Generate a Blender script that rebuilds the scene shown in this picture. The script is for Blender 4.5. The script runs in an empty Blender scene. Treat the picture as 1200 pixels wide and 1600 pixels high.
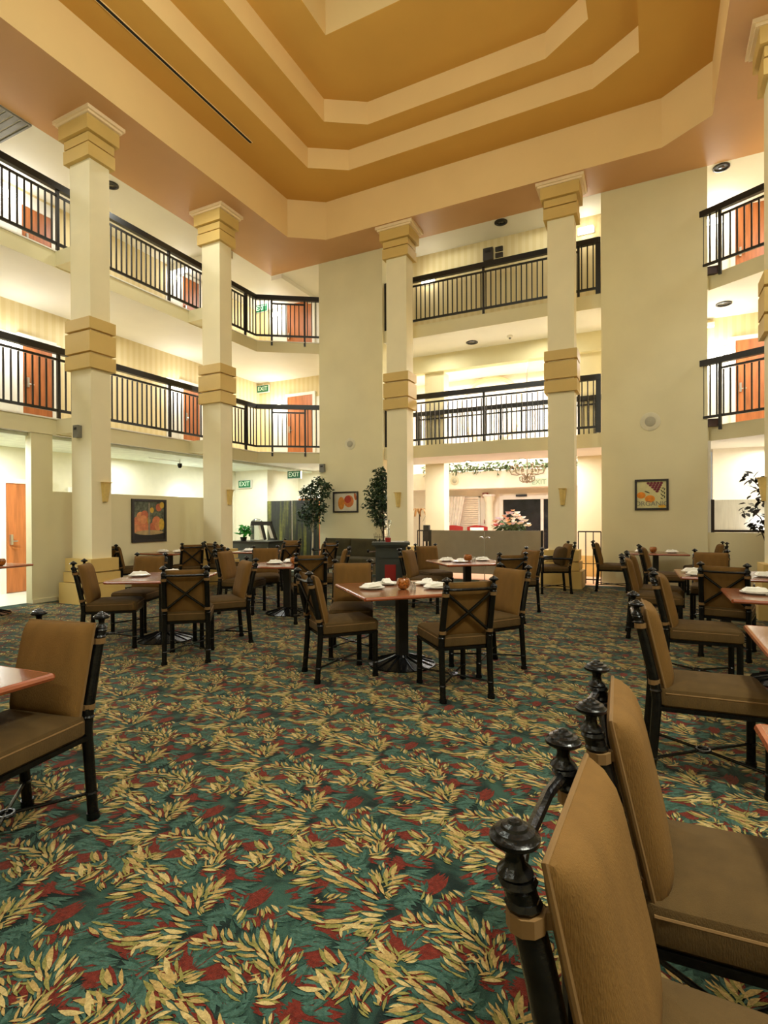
import bpy, math, random
from mathutils import Vector, Matrix
random.seed(11)
SC = bpy.context.scene
COL = SC.collection
R = math.radians

# ---------------------------------------------------------------- camera
FPX, CYPX, YAW, PITCH, ROLL, EYE = 846.15, 813.65, 0.46054, -0.00456, -0.0044, 1.438
def _camera():
    fw = Vector((-math.sin(YAW)*math.cos(PITCH), math.cos(YAW)*math.cos(PITCH), math.sin(PITCH)))
    r = Vector((math.cos(YAW), math.sin(YAW), 0)); u = r.cross(fw)
    r2 = r*math.cos(ROLL)+u*math.sin(ROLL); u2 = -r*math.sin(ROLL)+u*math.cos(ROLL)
    cd = bpy.data.cameras.new('camera'); co = bpy.data.objects.new('camera', cd); COL.objects.link(co)
    co.matrix_world = Matrix(((r2.x, u2.x, -fw.x, 0), (r2.y, u2.y, -fw.y, 0), (r2.z, u2.z, -fw.z, EYE), (0, 0, 0, 1)))
    cd.sensor_fit = 'VERTICAL'; cd.sensor_height = 36.0; cd.sensor_width = 27.0
    cd.lens = FPX/1600*36.0; cd.shift_y = (CYPX-800)/1600; cd.clip_start = 0.02; cd.clip_end = 200
    SC.camera = co
_camera()

# ---------------------------------------------------------------- world, light, exposure
W = bpy.data.worlds.new('world'); SC.world = W; W.use_nodes = True
W.node_tree.nodes['Background'].inputs[0].default_value = (1.0, 0.95, 0.82, 1)
W.node_tree.nodes['Background'].inputs[1].default_value = 0.30
SC.view_settings.view_transform = 'Standard'; SC.view_settings.look = 'None'
SC.view_settings.gamma = 1.0; SC.view_settings.use_curve_mapping = False
SC.view_settings.exposure = 0.17
SC.cycles.max_bounces = 7; SC.cycles.diffuse_bounces = 5; SC.cycles.glossy_bounces = 3; SC.cycles.transmission_bounces = 5; SC.cycles.adaptive_threshold = .03
WARM = (1.0, 0.74, 0.44); SOFT = (0.97, 1.0, 0.88); NEUT = (0.97, 0.99, 1.0); COOL = (0.93, 1.0, 1.0); PEACH = (1.0, 0.98, 0.99); HALL = (0.92, 1.0, 0.90)
def area(name, loc, sx, sy, power, col, rot=(0, 0, 0), spread=180):
    d = bpy.data.lights.new(name, 'AREA'); d.shape = 'RECTANGLE'; d.size = sx; d.size_y = sy
    d.energy = power; d.color = col; d.spread = R(spread)
    o = bpy.data.objects.new(name, d); COL.objects.link(o); o.location = loc; o.rotation_euler = rot
    return o
def point(name, loc, power, col, rad=.08):
    d = bpy.data.lights.new(name, 'POINT'); d.energy = power; d.color = col; d.shadow_soft_size = rad
    o = bpy.data.objects.new(name, d); COL.objects.link(o); o.location = loc
    return o
# corridor ceiling lamps (three storeys), lobby lamps, atrium cove lamps
CORR = [((-10.7, 4.5, 8.24), 22, NEUT), ((-10.7, 8.2, 8.24), 22, NEUT), ((-10.4, 12.6, 8.24), 30, NEUT),
        ((-10.7, 4.5, 5.86), 32, NEUT), ((-10.7, 8.2, 5.86), 32, NEUT), ((-10.4, 12.6, 5.86), 44, NEUT)]
for i, (p, e, c) in enumerate(CORR): area('corridor_lamp', p, .5, .5, e, c)
for x, e in ((-7.2, 6), (-4.6, 5), (-2.2, 5), (0.0, 6)): area('corridor_lamp', (x, 12.72, 8.24), 1.2, .2, e, SOFT)
for x, e in ((-5.0, 16), (-2.4, 16)): area('corridor_lamp', (x, 13.2, 5.86), .3, .3, e, SOFT)
for z in (8.24, 5.86): area('corridor_lamp', (3.0, 12.2, z), .6, .6, 90, NEUT); area('corridor_lamp', (3.6, 8.0, z), .6, .6, 50, NEUT)
for x, y, e in ((-10.5, 5.2, 105), (-10.6, 8.6, 24), (-10.1, 11.6, 42), (-9.0, 13.5, 36)): area('ground_lamp', (x, y, 2.84), .5, .5, e, COOL)
for x, y, e in ((-5.6, 15.2, 130), (-3.2, 15.0, 165), (-1.0, 15.2, 130)): area('lobby_lamp', (x, y, 5.6), .8, .5, e, PEACH)
for x in (-4.4, -2.2): area('lobby_lamp', (x, 13.4, 2.90), .3, .3, 60, PEACH)
area('nook_lamp', (2.2, 13.4, 2.88), .5, .4, 26, SOFT)
point('nook_low_lamp', (1.9, 12.95, 1.3), 16, NEUT, .12)
# added fill lights at soffit height, all the way round the atrium
for x, y in ((-8.3, 4.0), (-8.3, 7.8), (1.1, 7.2), (1.1, 3.0), (1.1, .6), (1.1, -2.0), (-8.3, -1.0), (-3.5, -5.9), (-6.5, -5.9), (-.5, -5.9)):
    area('soffit_fill_light', (x, y, 8.27), .3, .3, 35, SOFT)
# added soft fill lights: one below the skylight well, two behind the camera
# and one added over the near tables to brighten the chairs there
area('near_fill_light', (2.2, 1.2, 5.8), .5, .5, 115, SOFT, (0, R(18), 0), 110)
for p, e in (((-3.5, 4.4, 7.4), 260), ((-5.5, -3.2, 5.6), 125), ((-1.2, -3.2, 5.6), 135)): point('hall_fill_light', p, e, HALL, .45)

# ---------------------------------------------------------------- materials
def _nodes(name):
    m = bpy.data.materials.new(name); m.use_nodes = True; nt = m.node_tree
    return m, nt, nt.nodes['Principled BSDF']
def lin(c):
    return tuple(((x/255)/12.92 if x/255 <= .04045 else ((x/255+.055)/1.055)**2.4) for x in c)
MATS = {}
def mat(name, rgb, rough=.6, metal=0.0, vary=.10, scale=6.0, bump=0.0, bscale=60.0, spec=None, stretch=(1, 1, 1), emit=None, coat=0.0, trans=0.0, sheen=0.0):
    if name in MATS: return MATS[name]
    m, nt, b = _nodes(name); N = nt.nodes; Lk = nt.links
    c = lin(rgb)
    tc = N.new('ShaderNodeTexCoord'); mp = N.new('ShaderNodeMapping'); mp.inputs['Scale'].default_value = stretch
    Lk.new(tc.outputs['Object'], mp.inputs['Vector'])
    nz = N.new('ShaderNodeTexNoise'); nz.inputs['Scale'].default_value = scale; nz.inputs['Detail'].default_value = 4
    Lk.new(mp.outputs['Vector'], nz.inputs['Vector'])
    rp = N.new('ShaderNodeValToRGB'); rp.color_ramp.elements[0].position = .3; rp.color_ramp.elements[1].position = .7
    rp.color_ramp.elements[0].color = (*[x*(1-vary) for x in c], 1); rp.color_ramp.elements[1].color = (*[min(1, x*(1+vary)) for x in c], 1)
    Lk.new(nz.outputs['Fac'], rp.inputs['Fac']); Lk.new(rp.outputs['Color'], b.inputs['Base Color'])
    b.inputs['Roughness'].default_value = rough; b.inputs['Metallic'].default_value = metal
    if spec is not None: b.inputs['Specular IOR Level'].default_value = spec
    if coat: b.inputs['Coat Weight'].default_value = coat; b.inputs['Coat Roughness'].default_value = .15
    if sheen: b.inputs['Sheen Weight'].default_value = sheen; b.inputs['Sheen Roughness'].default_value = .3; b.inputs['Sheen Tint'].default_value = (.9, .85, .7, 1)
    if trans: b.inputs['Transmission Weight'].default_value = trans
    if bump:
        n2 = N.new('ShaderNodeTexNoise'); n2.inputs['Scale'].default_value = bscale; n2.inputs['Detail'].default_value = 3
        Lk.new(mp.outputs['Vector'], n2.inputs['Vector'])
        bp = N.new('ShaderNodeBump'); bp.inputs['Strength'].default_value = bump; bp.inputs['Distance'].default_value = .01
        Lk.new(n2.outputs['Fac'], bp.inputs['Height']); Lk.new(bp.outputs['Normal'], b.inputs['Normal'])
    if emit:
        b.inputs['Emission Color'].default_value = (*c, 1); b.inputs['Emission Strength'].default_value = emit
    MATS[name] = m
    return m
def stripes(name, a, bcol, period, axis):
    m, nt, b = _nodes(name); N = nt.nodes; Lk = nt.links
    tc = N.new('ShaderNodeTexCoord'); sp = N.new('ShaderNodeSeparateXYZ'); Lk.new(tc.outputs['Object'], sp.inputs[0])
    ad = N.new('ShaderNodeMath'); ad.operation = 'ADD'; Lk.new(sp.outputs['X'], ad.inputs[0]); Lk.new(sp.outputs['Y'], ad.inputs[1])
    mu = N.new('ShaderNodeMath'); mu.operation = 'MULTIPLY'; mu.inputs[1].default_value = 2*math.pi/period; Lk.new(ad.outputs[0], mu.inputs[0])
    si = N.new('ShaderNodeMath'); si.operation = 'SINE'; Lk.new(mu.outputs[0], si.inputs[0])
    rp = N.new('ShaderNodeValToRGB'); rp.color_ramp.elements[0].position = .35; rp.color_ramp.elements[1].position = .65
    rp.color_ramp.elements[0].color = (*lin(a), 1); rp.color_ramp.elements[1].color = (*lin(bcol), 1)
    m2 = N.new('ShaderNodeMath'); m2.operation = 'MULTIPLY_ADD'; m2.inputs[1].default_value = .5; m2.inputs[2].default_value = .5
    Lk.new(si.outputs[0], m2.inputs[0]); Lk.new(m2.outputs[0], rp.inputs['Fac']); Lk.new(rp.outputs['Color'], b.inputs['Base Color'])
    b.inputs['Roughness'].default_value = .7
    return m
M_WALL = mat('cream_plaster', (224, 214, 174), .75, vary=.04, scale=1.2, bump=.08, bscale=40)
M_COL = mat('column_cream_paint', (234, 222, 184), .65, vary=.03, scale=2, bump=.05, bscale=60)
M_BAND = mat('ochre_band_paint', (208, 176, 104), .6, vary=.05, scale=2, bump=.05)
M_SOFFIT = mat('tan_cove_lit_soffit', (202, 154, 104), .45, vary=.05, scale=.7)  # tan puts orange cove light into the soffit; corridor ceiling stays white
M_COFFER = mat('ochre_shaded_ceiling', (208, 158, 72), .8, vary=.04, scale=.7)  # darker ochre puts the weaker light on the flat steps into the colour
M_FASCIA = mat('peach_lit_fascia', (240, 208, 150), .8, vary=.03, scale=.9)  # paler peach puts the stronger light on the risers into the colour
M_CEIL = mat('white_ceiling_paint', (236, 232, 222), .7, vary=.03, scale=1)
M_ABACUS = mat('pale_abacus_paint', (240, 216, 176), .6, vary=.03)
M_PEACH = mat('peach_wall_paint', (246, 236, 218), .7, vary=.03)
M_GWALL = mat('ivory_wall_paint', (232, 226, 200), .7, vary=.03)
M_PAPER = stripes('striped_wallpaper', (222, 202, 150), (228, 210, 164), .17, 'X')
M_BLACK = mat('black_rail_paint', (22, 19, 17), .35, vary=.2, scale=20)
M_IRON = mat('wrought_iron', (36, 35, 33), .24, metal=.75, vary=.35, scale=30, bump=.15, bscale=90)
M_WOOD = mat('reddish_door_wood', (176, 104, 54), .4, vary=.25, scale=3, stretch=(6, 6, .6))
M_TOP = mat('brown_table_wood', (128, 76, 46), .22, vary=.18, scale=4, stretch=(1, 8, 1), coat=.4)
M_EDGE = mat('red_table_edge', (146, 74, 40), .25, vary=.15, scale=6, coat=.4)
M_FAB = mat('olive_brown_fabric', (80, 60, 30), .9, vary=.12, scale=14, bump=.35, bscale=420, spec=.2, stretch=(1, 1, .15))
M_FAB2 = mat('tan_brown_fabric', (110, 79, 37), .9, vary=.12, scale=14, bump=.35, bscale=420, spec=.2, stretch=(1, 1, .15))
M_PIPE = mat('fabric_piping', (112, 82, 42), .9, vary=.1)
M_WHITE = mat('white_china', (240, 236, 226), .25, vary=.03)
M_NAP = mat('white_napkin_cloth', (244, 240, 230), .9, vary=.05, scale=20, bump=.2)
M_AMBER = mat('amber_mosaic_glass', (150, 84, 22), .2, vary=.7, scale=60, coat=.5)
M_GLASS = mat('clear_glass', (230, 235, 230), .05, vary=.02, trans=.9)
M_STEEL = mat('brushed_steel', (190, 186, 174), .3, metal=.9, vary=.08)
M_PODIUM = mat('grey_green_podium_paint', (54, 58, 52), .5, vary=.1)
M_RED = mat('red_panel', (150, 26, 18), .5, vary=.1)
M_PANEL = mat('taupe_screen_panel', (150, 138, 116), .7, vary=.05)
M_TILE = mat('pink_lobby_tile', (224, 180, 146), .3, vary=.08, scale=2)
M_GREEN = mat('sign_green', (20, 110, 62), .5, vary=.05)
M_LEAF = mat('ficus_leaf', (40, 62, 30), .5, vary=.4, scale=9)
M_DLEAF = mat('dark_leaf', (34, 30, 20), .5, vary=.4, scale=9)
M_BARK = mat('pale_bark', (196, 186, 160), .8, vary=.3, scale=12)
M_BARK2 = mat('dark_bark', (60, 46, 32), .8, vary=.3, scale=12)
M_SCONCE = mat('sconce_alabaster', (222, 192, 116), .5, vary=.1, scale=12)
M_GREY = mat('grey_grille_metal', (122, 120, 112), .5, metal=.3, vary=.1)
M_LAMP = mat('lamp_diffuser', (255, 248, 226), .5, emit=9.0)
M_SETTEE = mat('dark_olive_upholstery', (62, 54, 26), .9, vary=.25, scale=6, bump=.4, bscale=150)
M_BASEB = mat('dark_carpet_edge', (70, 72, 52), .9, vary=.2)
M_DARKWIN = mat('night_glass', (34, 36, 40), .1, vary=.3)
M_ALU = mat('aluminium_frame', (226, 222, 210), .4, vary=.03)

# ---------------------------------------------------------------- mesh helpers
class MB:
    def __init__(s): s.v = []; s.f = []; s.m = []; s.k = 0
    def add(s, vs, fs):
        o = len(s.v); s.v += [tuple(p) for p in vs]; s.f += [tuple(i+o for i in q) for q in fs]; s.m += [s.k]*len(fs); return s
    def box(s, x0, x1, y0, y1, z0, z1):
        return s.add([(x0, y0, z0), (x1, y0, z0), (x1, y1, z0), (x0, y1, z0), (x0, y0, z1), (x1, y0, z1), (x1, y1, z1), (x0, y1, z1)],
                     [(3, 2, 1, 0), (4, 5, 6, 7), (0, 1, 5, 4), (1, 2, 6, 5), (2, 3, 7, 6), (3, 0, 4, 7)])
    def cbox(s, cx, cy, cz, sx, sy, sz): return s.box(cx-sx/2, cx+sx/2, cy-sy/2, cy+sy/2, cz-sz/2, cz+sz/2)
    def beam(s, a, b, w, h):
        a = Vector(a); b = Vector(b); d = (b-a).normalized(); u = Vector((0, 0, 1)) if abs(d.z) < .95 else Vector((1, 0, 0))
        x = d.cross(u).normalized()*w/2; y = x.normalized().cross(d).normalized()*h/2
        vs = [p+sx*x+sy*y for p in (a, b) for sx, sy in ((-1, -1), (1, -1), (1, 1), (-1, 1))]
        return s.add(vs, [(0, 1, 2, 3), (7, 6, 5, 4), (0, 4, 5, 1), (1, 5, 6, 2), (2, 6, 7, 3), (3, 7, 4, 0)])
    def prism(s, pts, z0, z1):
        n = len(pts); vs = [(x, y, z0) for x, y in pts]+[(x, y, z1) for x, y in pts]
        return s.add(vs, [tuple(range(n-1, -1, -1)), tuple(range(n, 2*n))]+[(i, (i+1) % n, (i+1) % n+n, i+n) for i in range(n)])
    def tube(s, pts, r, n=8, cap=True):
        pts = [Vector(p) for p in pts]; m = len(pts); rs = r if isinstance(r, (list, tuple)) else [r]*m
        vs = []; fs = []; prev = None
        for i, p in enumerate(pts):
            d = (pts[min(i+1, m-1)]-pts[max(i-1, 0)]).normalized()
            ref = prev if prev is not None else (Vector((1, 0, 0)) if abs(d.x) < .9 else Vector((0, 1, 0)))
            x = (ref-d*ref.dot(d)).normalized(); prev = x; y = d.cross(x)
            for k in range(n):
                a = 2*math.pi*k/n; vs.append(p+(x*math.cos(a)+y*math.sin(a))*rs[i])
        for i in range(m-1):
            for k in range(n):
                k2 = (k+1) % n; fs.append((i*n+k, i*n+k2, (i+1)*n+k2, (i+1)*n+k))
        if cap: fs.append(tuple(range(n-1, -1, -1))); fs.append(tuple(range((m-1)*n, m*n)))
        return s.add(vs, fs)
    def lathe(s, prof, n=16, o=(0, 0, 0), ax=None):
        vs = []; fs = []; m = len(prof); o = Vector(o); q = ax.to_matrix() if ax else None
        for r, z in prof:
            for k in range(n):
                a = 2*math.pi*k/n; p = Vector((r*math.cos(a), r*math.sin(a), z)); vs.append(o+(q@p if q else p))
        for i in range(m-1):
            for k in range(n):
                k2 = (k+1) % n; fs.append((i*n+k, i*n+k2, (i+1)*n+k2, (i+1)*n+k))
        if prof[0][0] > 1e-5: fs.append(tuple(range(n-1, -1, -1)))
        if prof[-1][0] > 1e-5: fs.append(tuple(range((m-1)*n, m*n)))
        return s.add(vs, fs)
    def torus(s, c, R0, r, n=14, k=6, ax=None):
        vs = []; fs = []; c = Vector(c); q = ax.to_matrix() if ax else None
        for i in range(n):
            a = 2*math.pi*i/n
            for j in range(k):
                b = 2*math.pi*j/k; p = Vector(((R0+r*math.cos(b))*math.cos(a), (R0+r*math.cos(b))*math.sin(a), r*math.sin(b)))
                vs.append(c+(q@p if q else p))
        for i in range(n):
            for j in range(k): fs.append((i*k+j, ((i+1) % n)*k+j, ((i+1) % n)*k+(j+1) % k, i*k+(j+1) % k))
        return s.add(vs, fs)
    def grid(s, fn, nu, nv):
        vs = [fn(i/nu, j/nv) for i in range(nu+1) for j in range(nv+1)]; w = nv+1
        return s.add(vs, [(i*w+j, (i+1)*w+j, (i+1)*w+j+1, i*w+j+1) for i in range(nu) for j in range(nv)])
    def pillow(s, M, w, h, t, p=6, n=10, back=1.0):
        """cushion in the local xz plane, thick along y, with a seam round the edge"""
        def th(u, v): return t/2*((1-abs(u)**p)*(1-abs(v)**p))**.5
        for sg in (1, -1):
            vs = []; fs = []; W1 = n+1
            for i in range(n+1):
                for j in range(n+1):
                    u = math.sin((i/n*2-1)*math.pi/2); v = math.sin((j/n*2-1)*math.pi/2)
                    vs.append(M@Vector((u*w/2, (sg if sg > 0 else -back)*th(u, v), v*h/2)))
            for i in range(n):
                for j in range(n):
                    q = (i*W1+j, (i+1)*W1+j, (i+1)*W1+j+1, i*W1+j+1); fs.append(q if sg < 0 else q[::-1])
            s.add(vs, fs)
        return s
    def rbox(s, x0, x1, y0, y1, z0, z1, r, top=.0, n=3):
        """rounded slab: stacked rounded rectangles, domed on top by `top`"""
        def ring(ins, z):
            out = []
            for cx, cy, a0 in ((x1-r, y1-r, 0), (x0+r, y1-r, 90), (x0+r, y0+r, 180), (x1-r, y0+r, 270)):
                for k in range(n+1):
                    a = R(a0+90*k/n); rr = max(r-ins, .001); out.append((cx+rr*math.cos(a), cy+rr*math.sin(a), z))
            return out
        e = min(r, (z1-z0)/2)*.8; rings = [ring(e*.5, z0), ring(0, z0+e*.5), ring(0, z1-e), ring(e*.3, z1-e*.35), ring(e, z1)]
        m = len(rings[0]); vs = [p for g in rings for p in g]; fs = [tuple(range(m-1, -1, -1))]
        for i in range(len(rings)-1):
            for k in range(m): fs.append((i*m+k, i*m+(k+1) % m, (i+1)*m+(k+1) % m, (i+1)*m+k))
        c = len(vs); vs.append(((x0+x1)/2, (y0+y1)/2, z1+top)); b = (len(rings)-1)*m
        mid = len(vs); vs += [((p[0]+(x0+x1)/2)/2, (p[1]+(y0+y1)/2)/2, z1+top*.8) for p in rings[-1]]
        for k in range(m):
            fs.append((b+k, b+(k+1) % m, mid+(k+1) % m, mid+k)); fs.append((mid+k, mid+(k+1) % m, c))
        return s.add(vs, fs)
    def mesh(s, name, mats, smooth=False):
        me = bpy.data.meshes.new(name); me.from_pydata(s.v, [], s.f)
        for mm in (mats if isinstance(mats, (list, tuple)) else [mats]): me.materials.append(mm)
        me.polygons.foreach_set('material_index', s.m)
        if smooth:
            me.polygons.foreach_set('use_smooth', [True]*len(me.polygons))
            try: me.set_sharp_from_angle(angle=R(38))
            except Exception: pass
        me.update(); return me
    def build(s, name, mats, parent=None, smooth=False, loc=(0, 0, 0), rz=0):
        return link(name, s.mesh(name, mats, smooth), parent, loc, rz)
def link(name, me, parent=None, loc=(0, 0, 0), rz=0):
    o = bpy.data.objects.new(name, me); COL.objects.link(o); o.location = loc; o.rotation_euler = (0, 0, rz)
    if parent: o.parent = parent
    return o
def tag(o, label, cat, group=None):
    o['label'] = label; o['category'] = cat
    if group: o['group'] = group
    return o
def thing(name, label, cat, loc=(0, 0, 0), rz=0, group=None):
    o = bpy.data.objects.new(name, None); COL.objects.link(o); o.location = loc; o.rotation_euler = (0, 0, rz)
    o.empty_display_size = .1
    return tag(o, label, cat, group)
def struct(name, mb, m, smooth=False):
    o = mb.build(name, m, None, smooth); o['kind'] = 'structure'; return o
def copy_tree(o, parent=None):
    c = o.copy(); COL.objects.link(c)
    if parent: c.parent = parent
    for ch in list(o.children): copy_tree(ch, c)
    return c
def wbox(x0, x1, y0, y1, z0, z1): return MB().box(x0, x1, y0, y1, z0, z1)
def text_mesh(txt, size, ext, m, name):
    cu = bpy.data.curves.new(name, 'FONT'); cu.body = txt; cu.size = size; cu.extrude = ext; cu.align_x = 'CENTER'; cu.align_y = 'CENTER'
    to = bpy.data.objects.new(name, cu); COL.objects.link(to)
    me = bpy.data.meshes.new_from_object(to.evaluated_get(bpy.context.evaluated_depsgraph_get()))
    bpy.data.objects.remove(to); me.name = name; me.materials.clear(); me.materials.append(m); return me
# ---------------------------------------------------------------- the setting
ZS, Z1, Z2, Z3 = 8.30, 9.22, 9.67, 10.14          # soffit and the three ceiling steps
F2, F3, TH = 3.24, 6.22, .30                        # balcony floors, slab thickness
def octa(xl, xr, yf, yb, cx, cy):
    return [(xl+cx, yf), (xr-cx, yf), (xr, yf+cy), (xr, yb-cy), (xr-cx, yb), (xl+cx, yb), (xl, yb-cy), (xl, yf+cy)]
O1 = octa(-7.96, .93, -5.5, 11.35, .77, .53); O2 = octa(-6.84, -.19, -4.7, 10.54, .77, .48)
O3 = octa(-6.09, -.94, -4.2, 10.04, .77, .48); O4 = [(-5.26, -2.4), (-1.77, -2.4), (-1.77, 8.32), (-5.26, 8.32)]
# floor: carpet with its woven leaf pattern
def carpet_base():
    m, nt, b = _nodes('carpet_ground'); N = nt.nodes; Lk = nt.links
    tc = N.new('ShaderNodeTexCoord')
    def noise(sc, det=4, dist=0):
        n = N.new('ShaderNodeTexNoise'); n.inputs['Scale'].default_value = sc; n.inputs['Detail'].default_value = det; n.inputs['Distortion'].default_value = dist
        Lk.new(tc.outputs['Object'], n.inputs['Vector']); return n
    a = noise(5, 3, 1.5); r1 = N.new('ShaderNodeValToRGB'); e = r1.color_ramp.elements
    e[0].position = .40; e[0].color = (*lin((22, 34, 30)), 1); e[1].position = .62; e[1].color = (*lin((50, 76, 64)), 1)
    Lk.new(a.outputs['Fac'], r1.inputs['Fac'])
    p = noise(260, 2); mx = N.new('ShaderNodeMix'); mx.data_type = 'RGBA'; mx.blend_type = 'MULTIPLY'; mx.inputs[0].default_value = .55
    r2 = N.new('ShaderNodeValToRGB'); r2.color_ramp.elements[0].position = .3; r2.color_ramp.elements[0].color = (.45, .45, .45, 1); r2.color_ramp.elements[1].position = .7; r2.color_ramp.elements[1].color = (1.35, 1.35, 1.35, 1)
    Lk.new(p.outputs['Fac'], r2.inputs['Fac']); Lk.new(r1.outputs['Color'], mx.inputs[6]); Lk.new(r2.outputs['Color'], mx.inputs[7]); Lk.new(mx.outputs[2], b.inputs['Base Color'])
    bp = N.new('ShaderNodeBump'); bp.inputs['Strength'].default_value = .6; bp.inputs['Distance'].default_value = .004
    Lk.new(p.outputs['Fac'], bp.inputs['Height']); Lk.new(bp.outputs['Normal'], b.inputs['Normal'])
    b.inputs['Roughness'].default_value = .95; b.inputs['Specular IOR Level'].default_value = .15
    b.inputs['Sheen Weight'].default_value = .16; b.inputs['Sheen Roughness'].default_value = .3; b.inputs['Sheen Tint'].default_value = (.9, .85, .7, 1)
    return m
M_CARPET = carpet_base()
CK = dict(rough=.95, bump=.6, bscale=260, spec=.12, sheen=.16)
M_CG = mat('carpet_gold', (164, 136, 82), vary=.28, scale=120, **CK); M_CG2 = mat('carpet_pale_gold', (182, 158, 104), vary=.25, scale=120, **CK)
M_CT = mat('carpet_teal', (60, 88, 76), vary=.3, scale=90, **CK); M_CR = mat('carpet_red', (100, 34, 24), vary=.35, scale=60, **CK)
M_CD = mat('carpet_deep_green', (44, 70, 58), vary=.3, scale=90, **CK); M_CO = mat('carpet_olive', (128, 120, 64), vary=.3, scale=90, **CK)
floor = struct('floor', MB().box(-9.70, 2.70, -7.0, 12.20, -.1, 0), M_CARPET)
GOLD="-116,48,-196,27 -110,29,-182,-14 -122,1,-151,-54 -120,-17,-228,-51 -171,-18,-219,-84 -191,12,-237,-36 -217,-31,-303,-78 -221,-62,-196,-105 4,72,-54,114 -16,53,-82,40 28,74,-17,47 -23,35,-75,24 57,98,5,132 93,96,33,70 115,112,68,143 136,89,68,87 155,94,101,72 180,130,108,183 194,118,140,149 216,119,182,184 247,103,219,149 267,86,249,131 179,79,127,58 218,80,163,89 251,53,182,71 268,36,236,62 260,0,217,19 288,30,285,78 308,0,292,56 289,-18,259,24 -114,-28,-110,-72 -89,-35,-78,23 -86,-69,-64,-22 -64,-84,-100,-110 -32,-94,-96,-56 -15,-102,-77,-73 8,-108,-53,-79 19,-118,-65,-110 15,-108,-17,-83 38,-101,68,-49 45,-102,74,-79 21,-93,50,-54 2,-94,-2,-129 7,-148,-69,-141 31,-144,-28,-157 36,-209,-25,-163 63,-158,3,-138 97,-179,37,-171 60,-137,106,-111 94,-143,149,-124 130,-170,66,-165 169,-179,102,-176 135,-153,213,-171 186,-191,135,-182 227,-177,161,-140 209,-193,155,-189 80,21,49,24 128,18,77,29 179,1,117,13 212,-24,155,-3 228,-55,175,-42 180,18,157,50 236,20,214,-11 185,-53,143,-25 -186,142,-248,192 -196,194,-249,247 -187,234,-220,294 -175,252,-187,330 -175,234,-117,293 -170,207,-129,257 -162,182,-126,216 -141,163,-124,194 -126,148,-155,168 -148,-208,-224,-171 -123,-227,-127,-186 -118,-247,-90,-226 -122,-264,-181,-240 -135,-263,-212,-293 -142,-274,-205,-251 -143,-304,-218,-333 -116,-305,-183,-264 -98,-323,-81,-266 -86,-290,-89,-240 -27,-247,-58,-225 -30,-276,-34,-221 -61,-277,-30,-310 33,-279,13,-227 38,-263,7,-251 50,-237,82,-186 75,-239,139,-221 65,-270,102,-245 25,-309,-16,-290 260,-175,236,-146 282,-157,248,-154 352,-149,321,-125 366,-96,347,-63 317,-34,342,8 283,-59,341,-37 -367,20,-371,2 -344,36,-332,70 -320,43,-307,83 -300,58,-282,83 -403,-72,-344,-63 -334,-78,-283,-73 -350,-180,-330,-223 -296,-223,-291,-270 -275,-294,-270,-260 -77,229,-33,233 -8,228,8,170 45,189,79,154 49,256,75,225 68,288,119,268 141,290,207,284 205,294,268,292 142,195,109,231 -355,165,-446,171 -312,149,-388,161 -240,138,-355,165 -164,114,-248,123 -460,151,-528,105 -462,100,-522,59"
TEAL="25,-41,35,31 38,-8,71,62 -14,-16,-11,41 105,-76,168,-77 147,-87,207,-118 198,-93,251,-110 250,-67,212,-24 287,-34,327,-29 73,-92,126,-97 -44,-40,-97,-47 -118,-76,-159,-131 -127,-124,-208,-146 -140,-164,-214,-216 -216,-132,-316,-173 -273,-124,-353,-164 -238,-244,-248,-311 -103,182,-26,144 -86,213,-32,194 -108,125,-29,152 -12,182,51,171 -39,213,-81,274 -178,80,-108,93 -276,86,-201,95 -306,28,-225,52 -318,-30,-230,-8 97,204,169,198 119,246,170,315 208,207,272,218 227,236,279,272 -53,-185,-102,-145 -51,-214,-50,-152 -85,-201,-149,-184 215,-142,264,-97 249,-140,295,-103 294,-177,331,-133 219,-221,265,-192 150,-248,194,-214 102,-272,121,-236 -175,-375,-133,-340 -125,-383,-86,-344 -3,-153,13,-105 107,-174,149,-188 -8,-223,-58,-188 322,-76,354,-45 -459,8,-413,53 -450,-53,-395,-37 -385,102,-322,109 -143,306,-49,314"
RED="-44,-40,-30,51,38 -9,-57,19,37,38 50,-37,94,19,19 78,-40,132,-47,14 136,13,203,4,12 -11,-164,34,-231,22 53,-164,115,-191,14 -17,-205,-70,-178,17 -305,-211,-242,-172,22 -241,-229,-200,-193,15 -314,-97,-231,-57,19 -236,-88,-198,-88,14 -302,8,-171,67,17 -465,16,-413,65,13 -22,244,-5,323,17 -116,245,-67,281,12 240,164,287,159,22 273,89,303,70,14 103,228,116,278,12 41,198,70,180,10 -244,-316,-252,-275,15 -149,-375,-81,-361,26 174,-58,214,-69,12 154,-200,229,-183,12 -162,-88,-118,-128,15 -333,127,-422,132,9 -220,194,-269,207,10 305,-55,354,-45,12 -198,-399,-155,-404,26 -97,-237,-42,-254,12"

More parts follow.
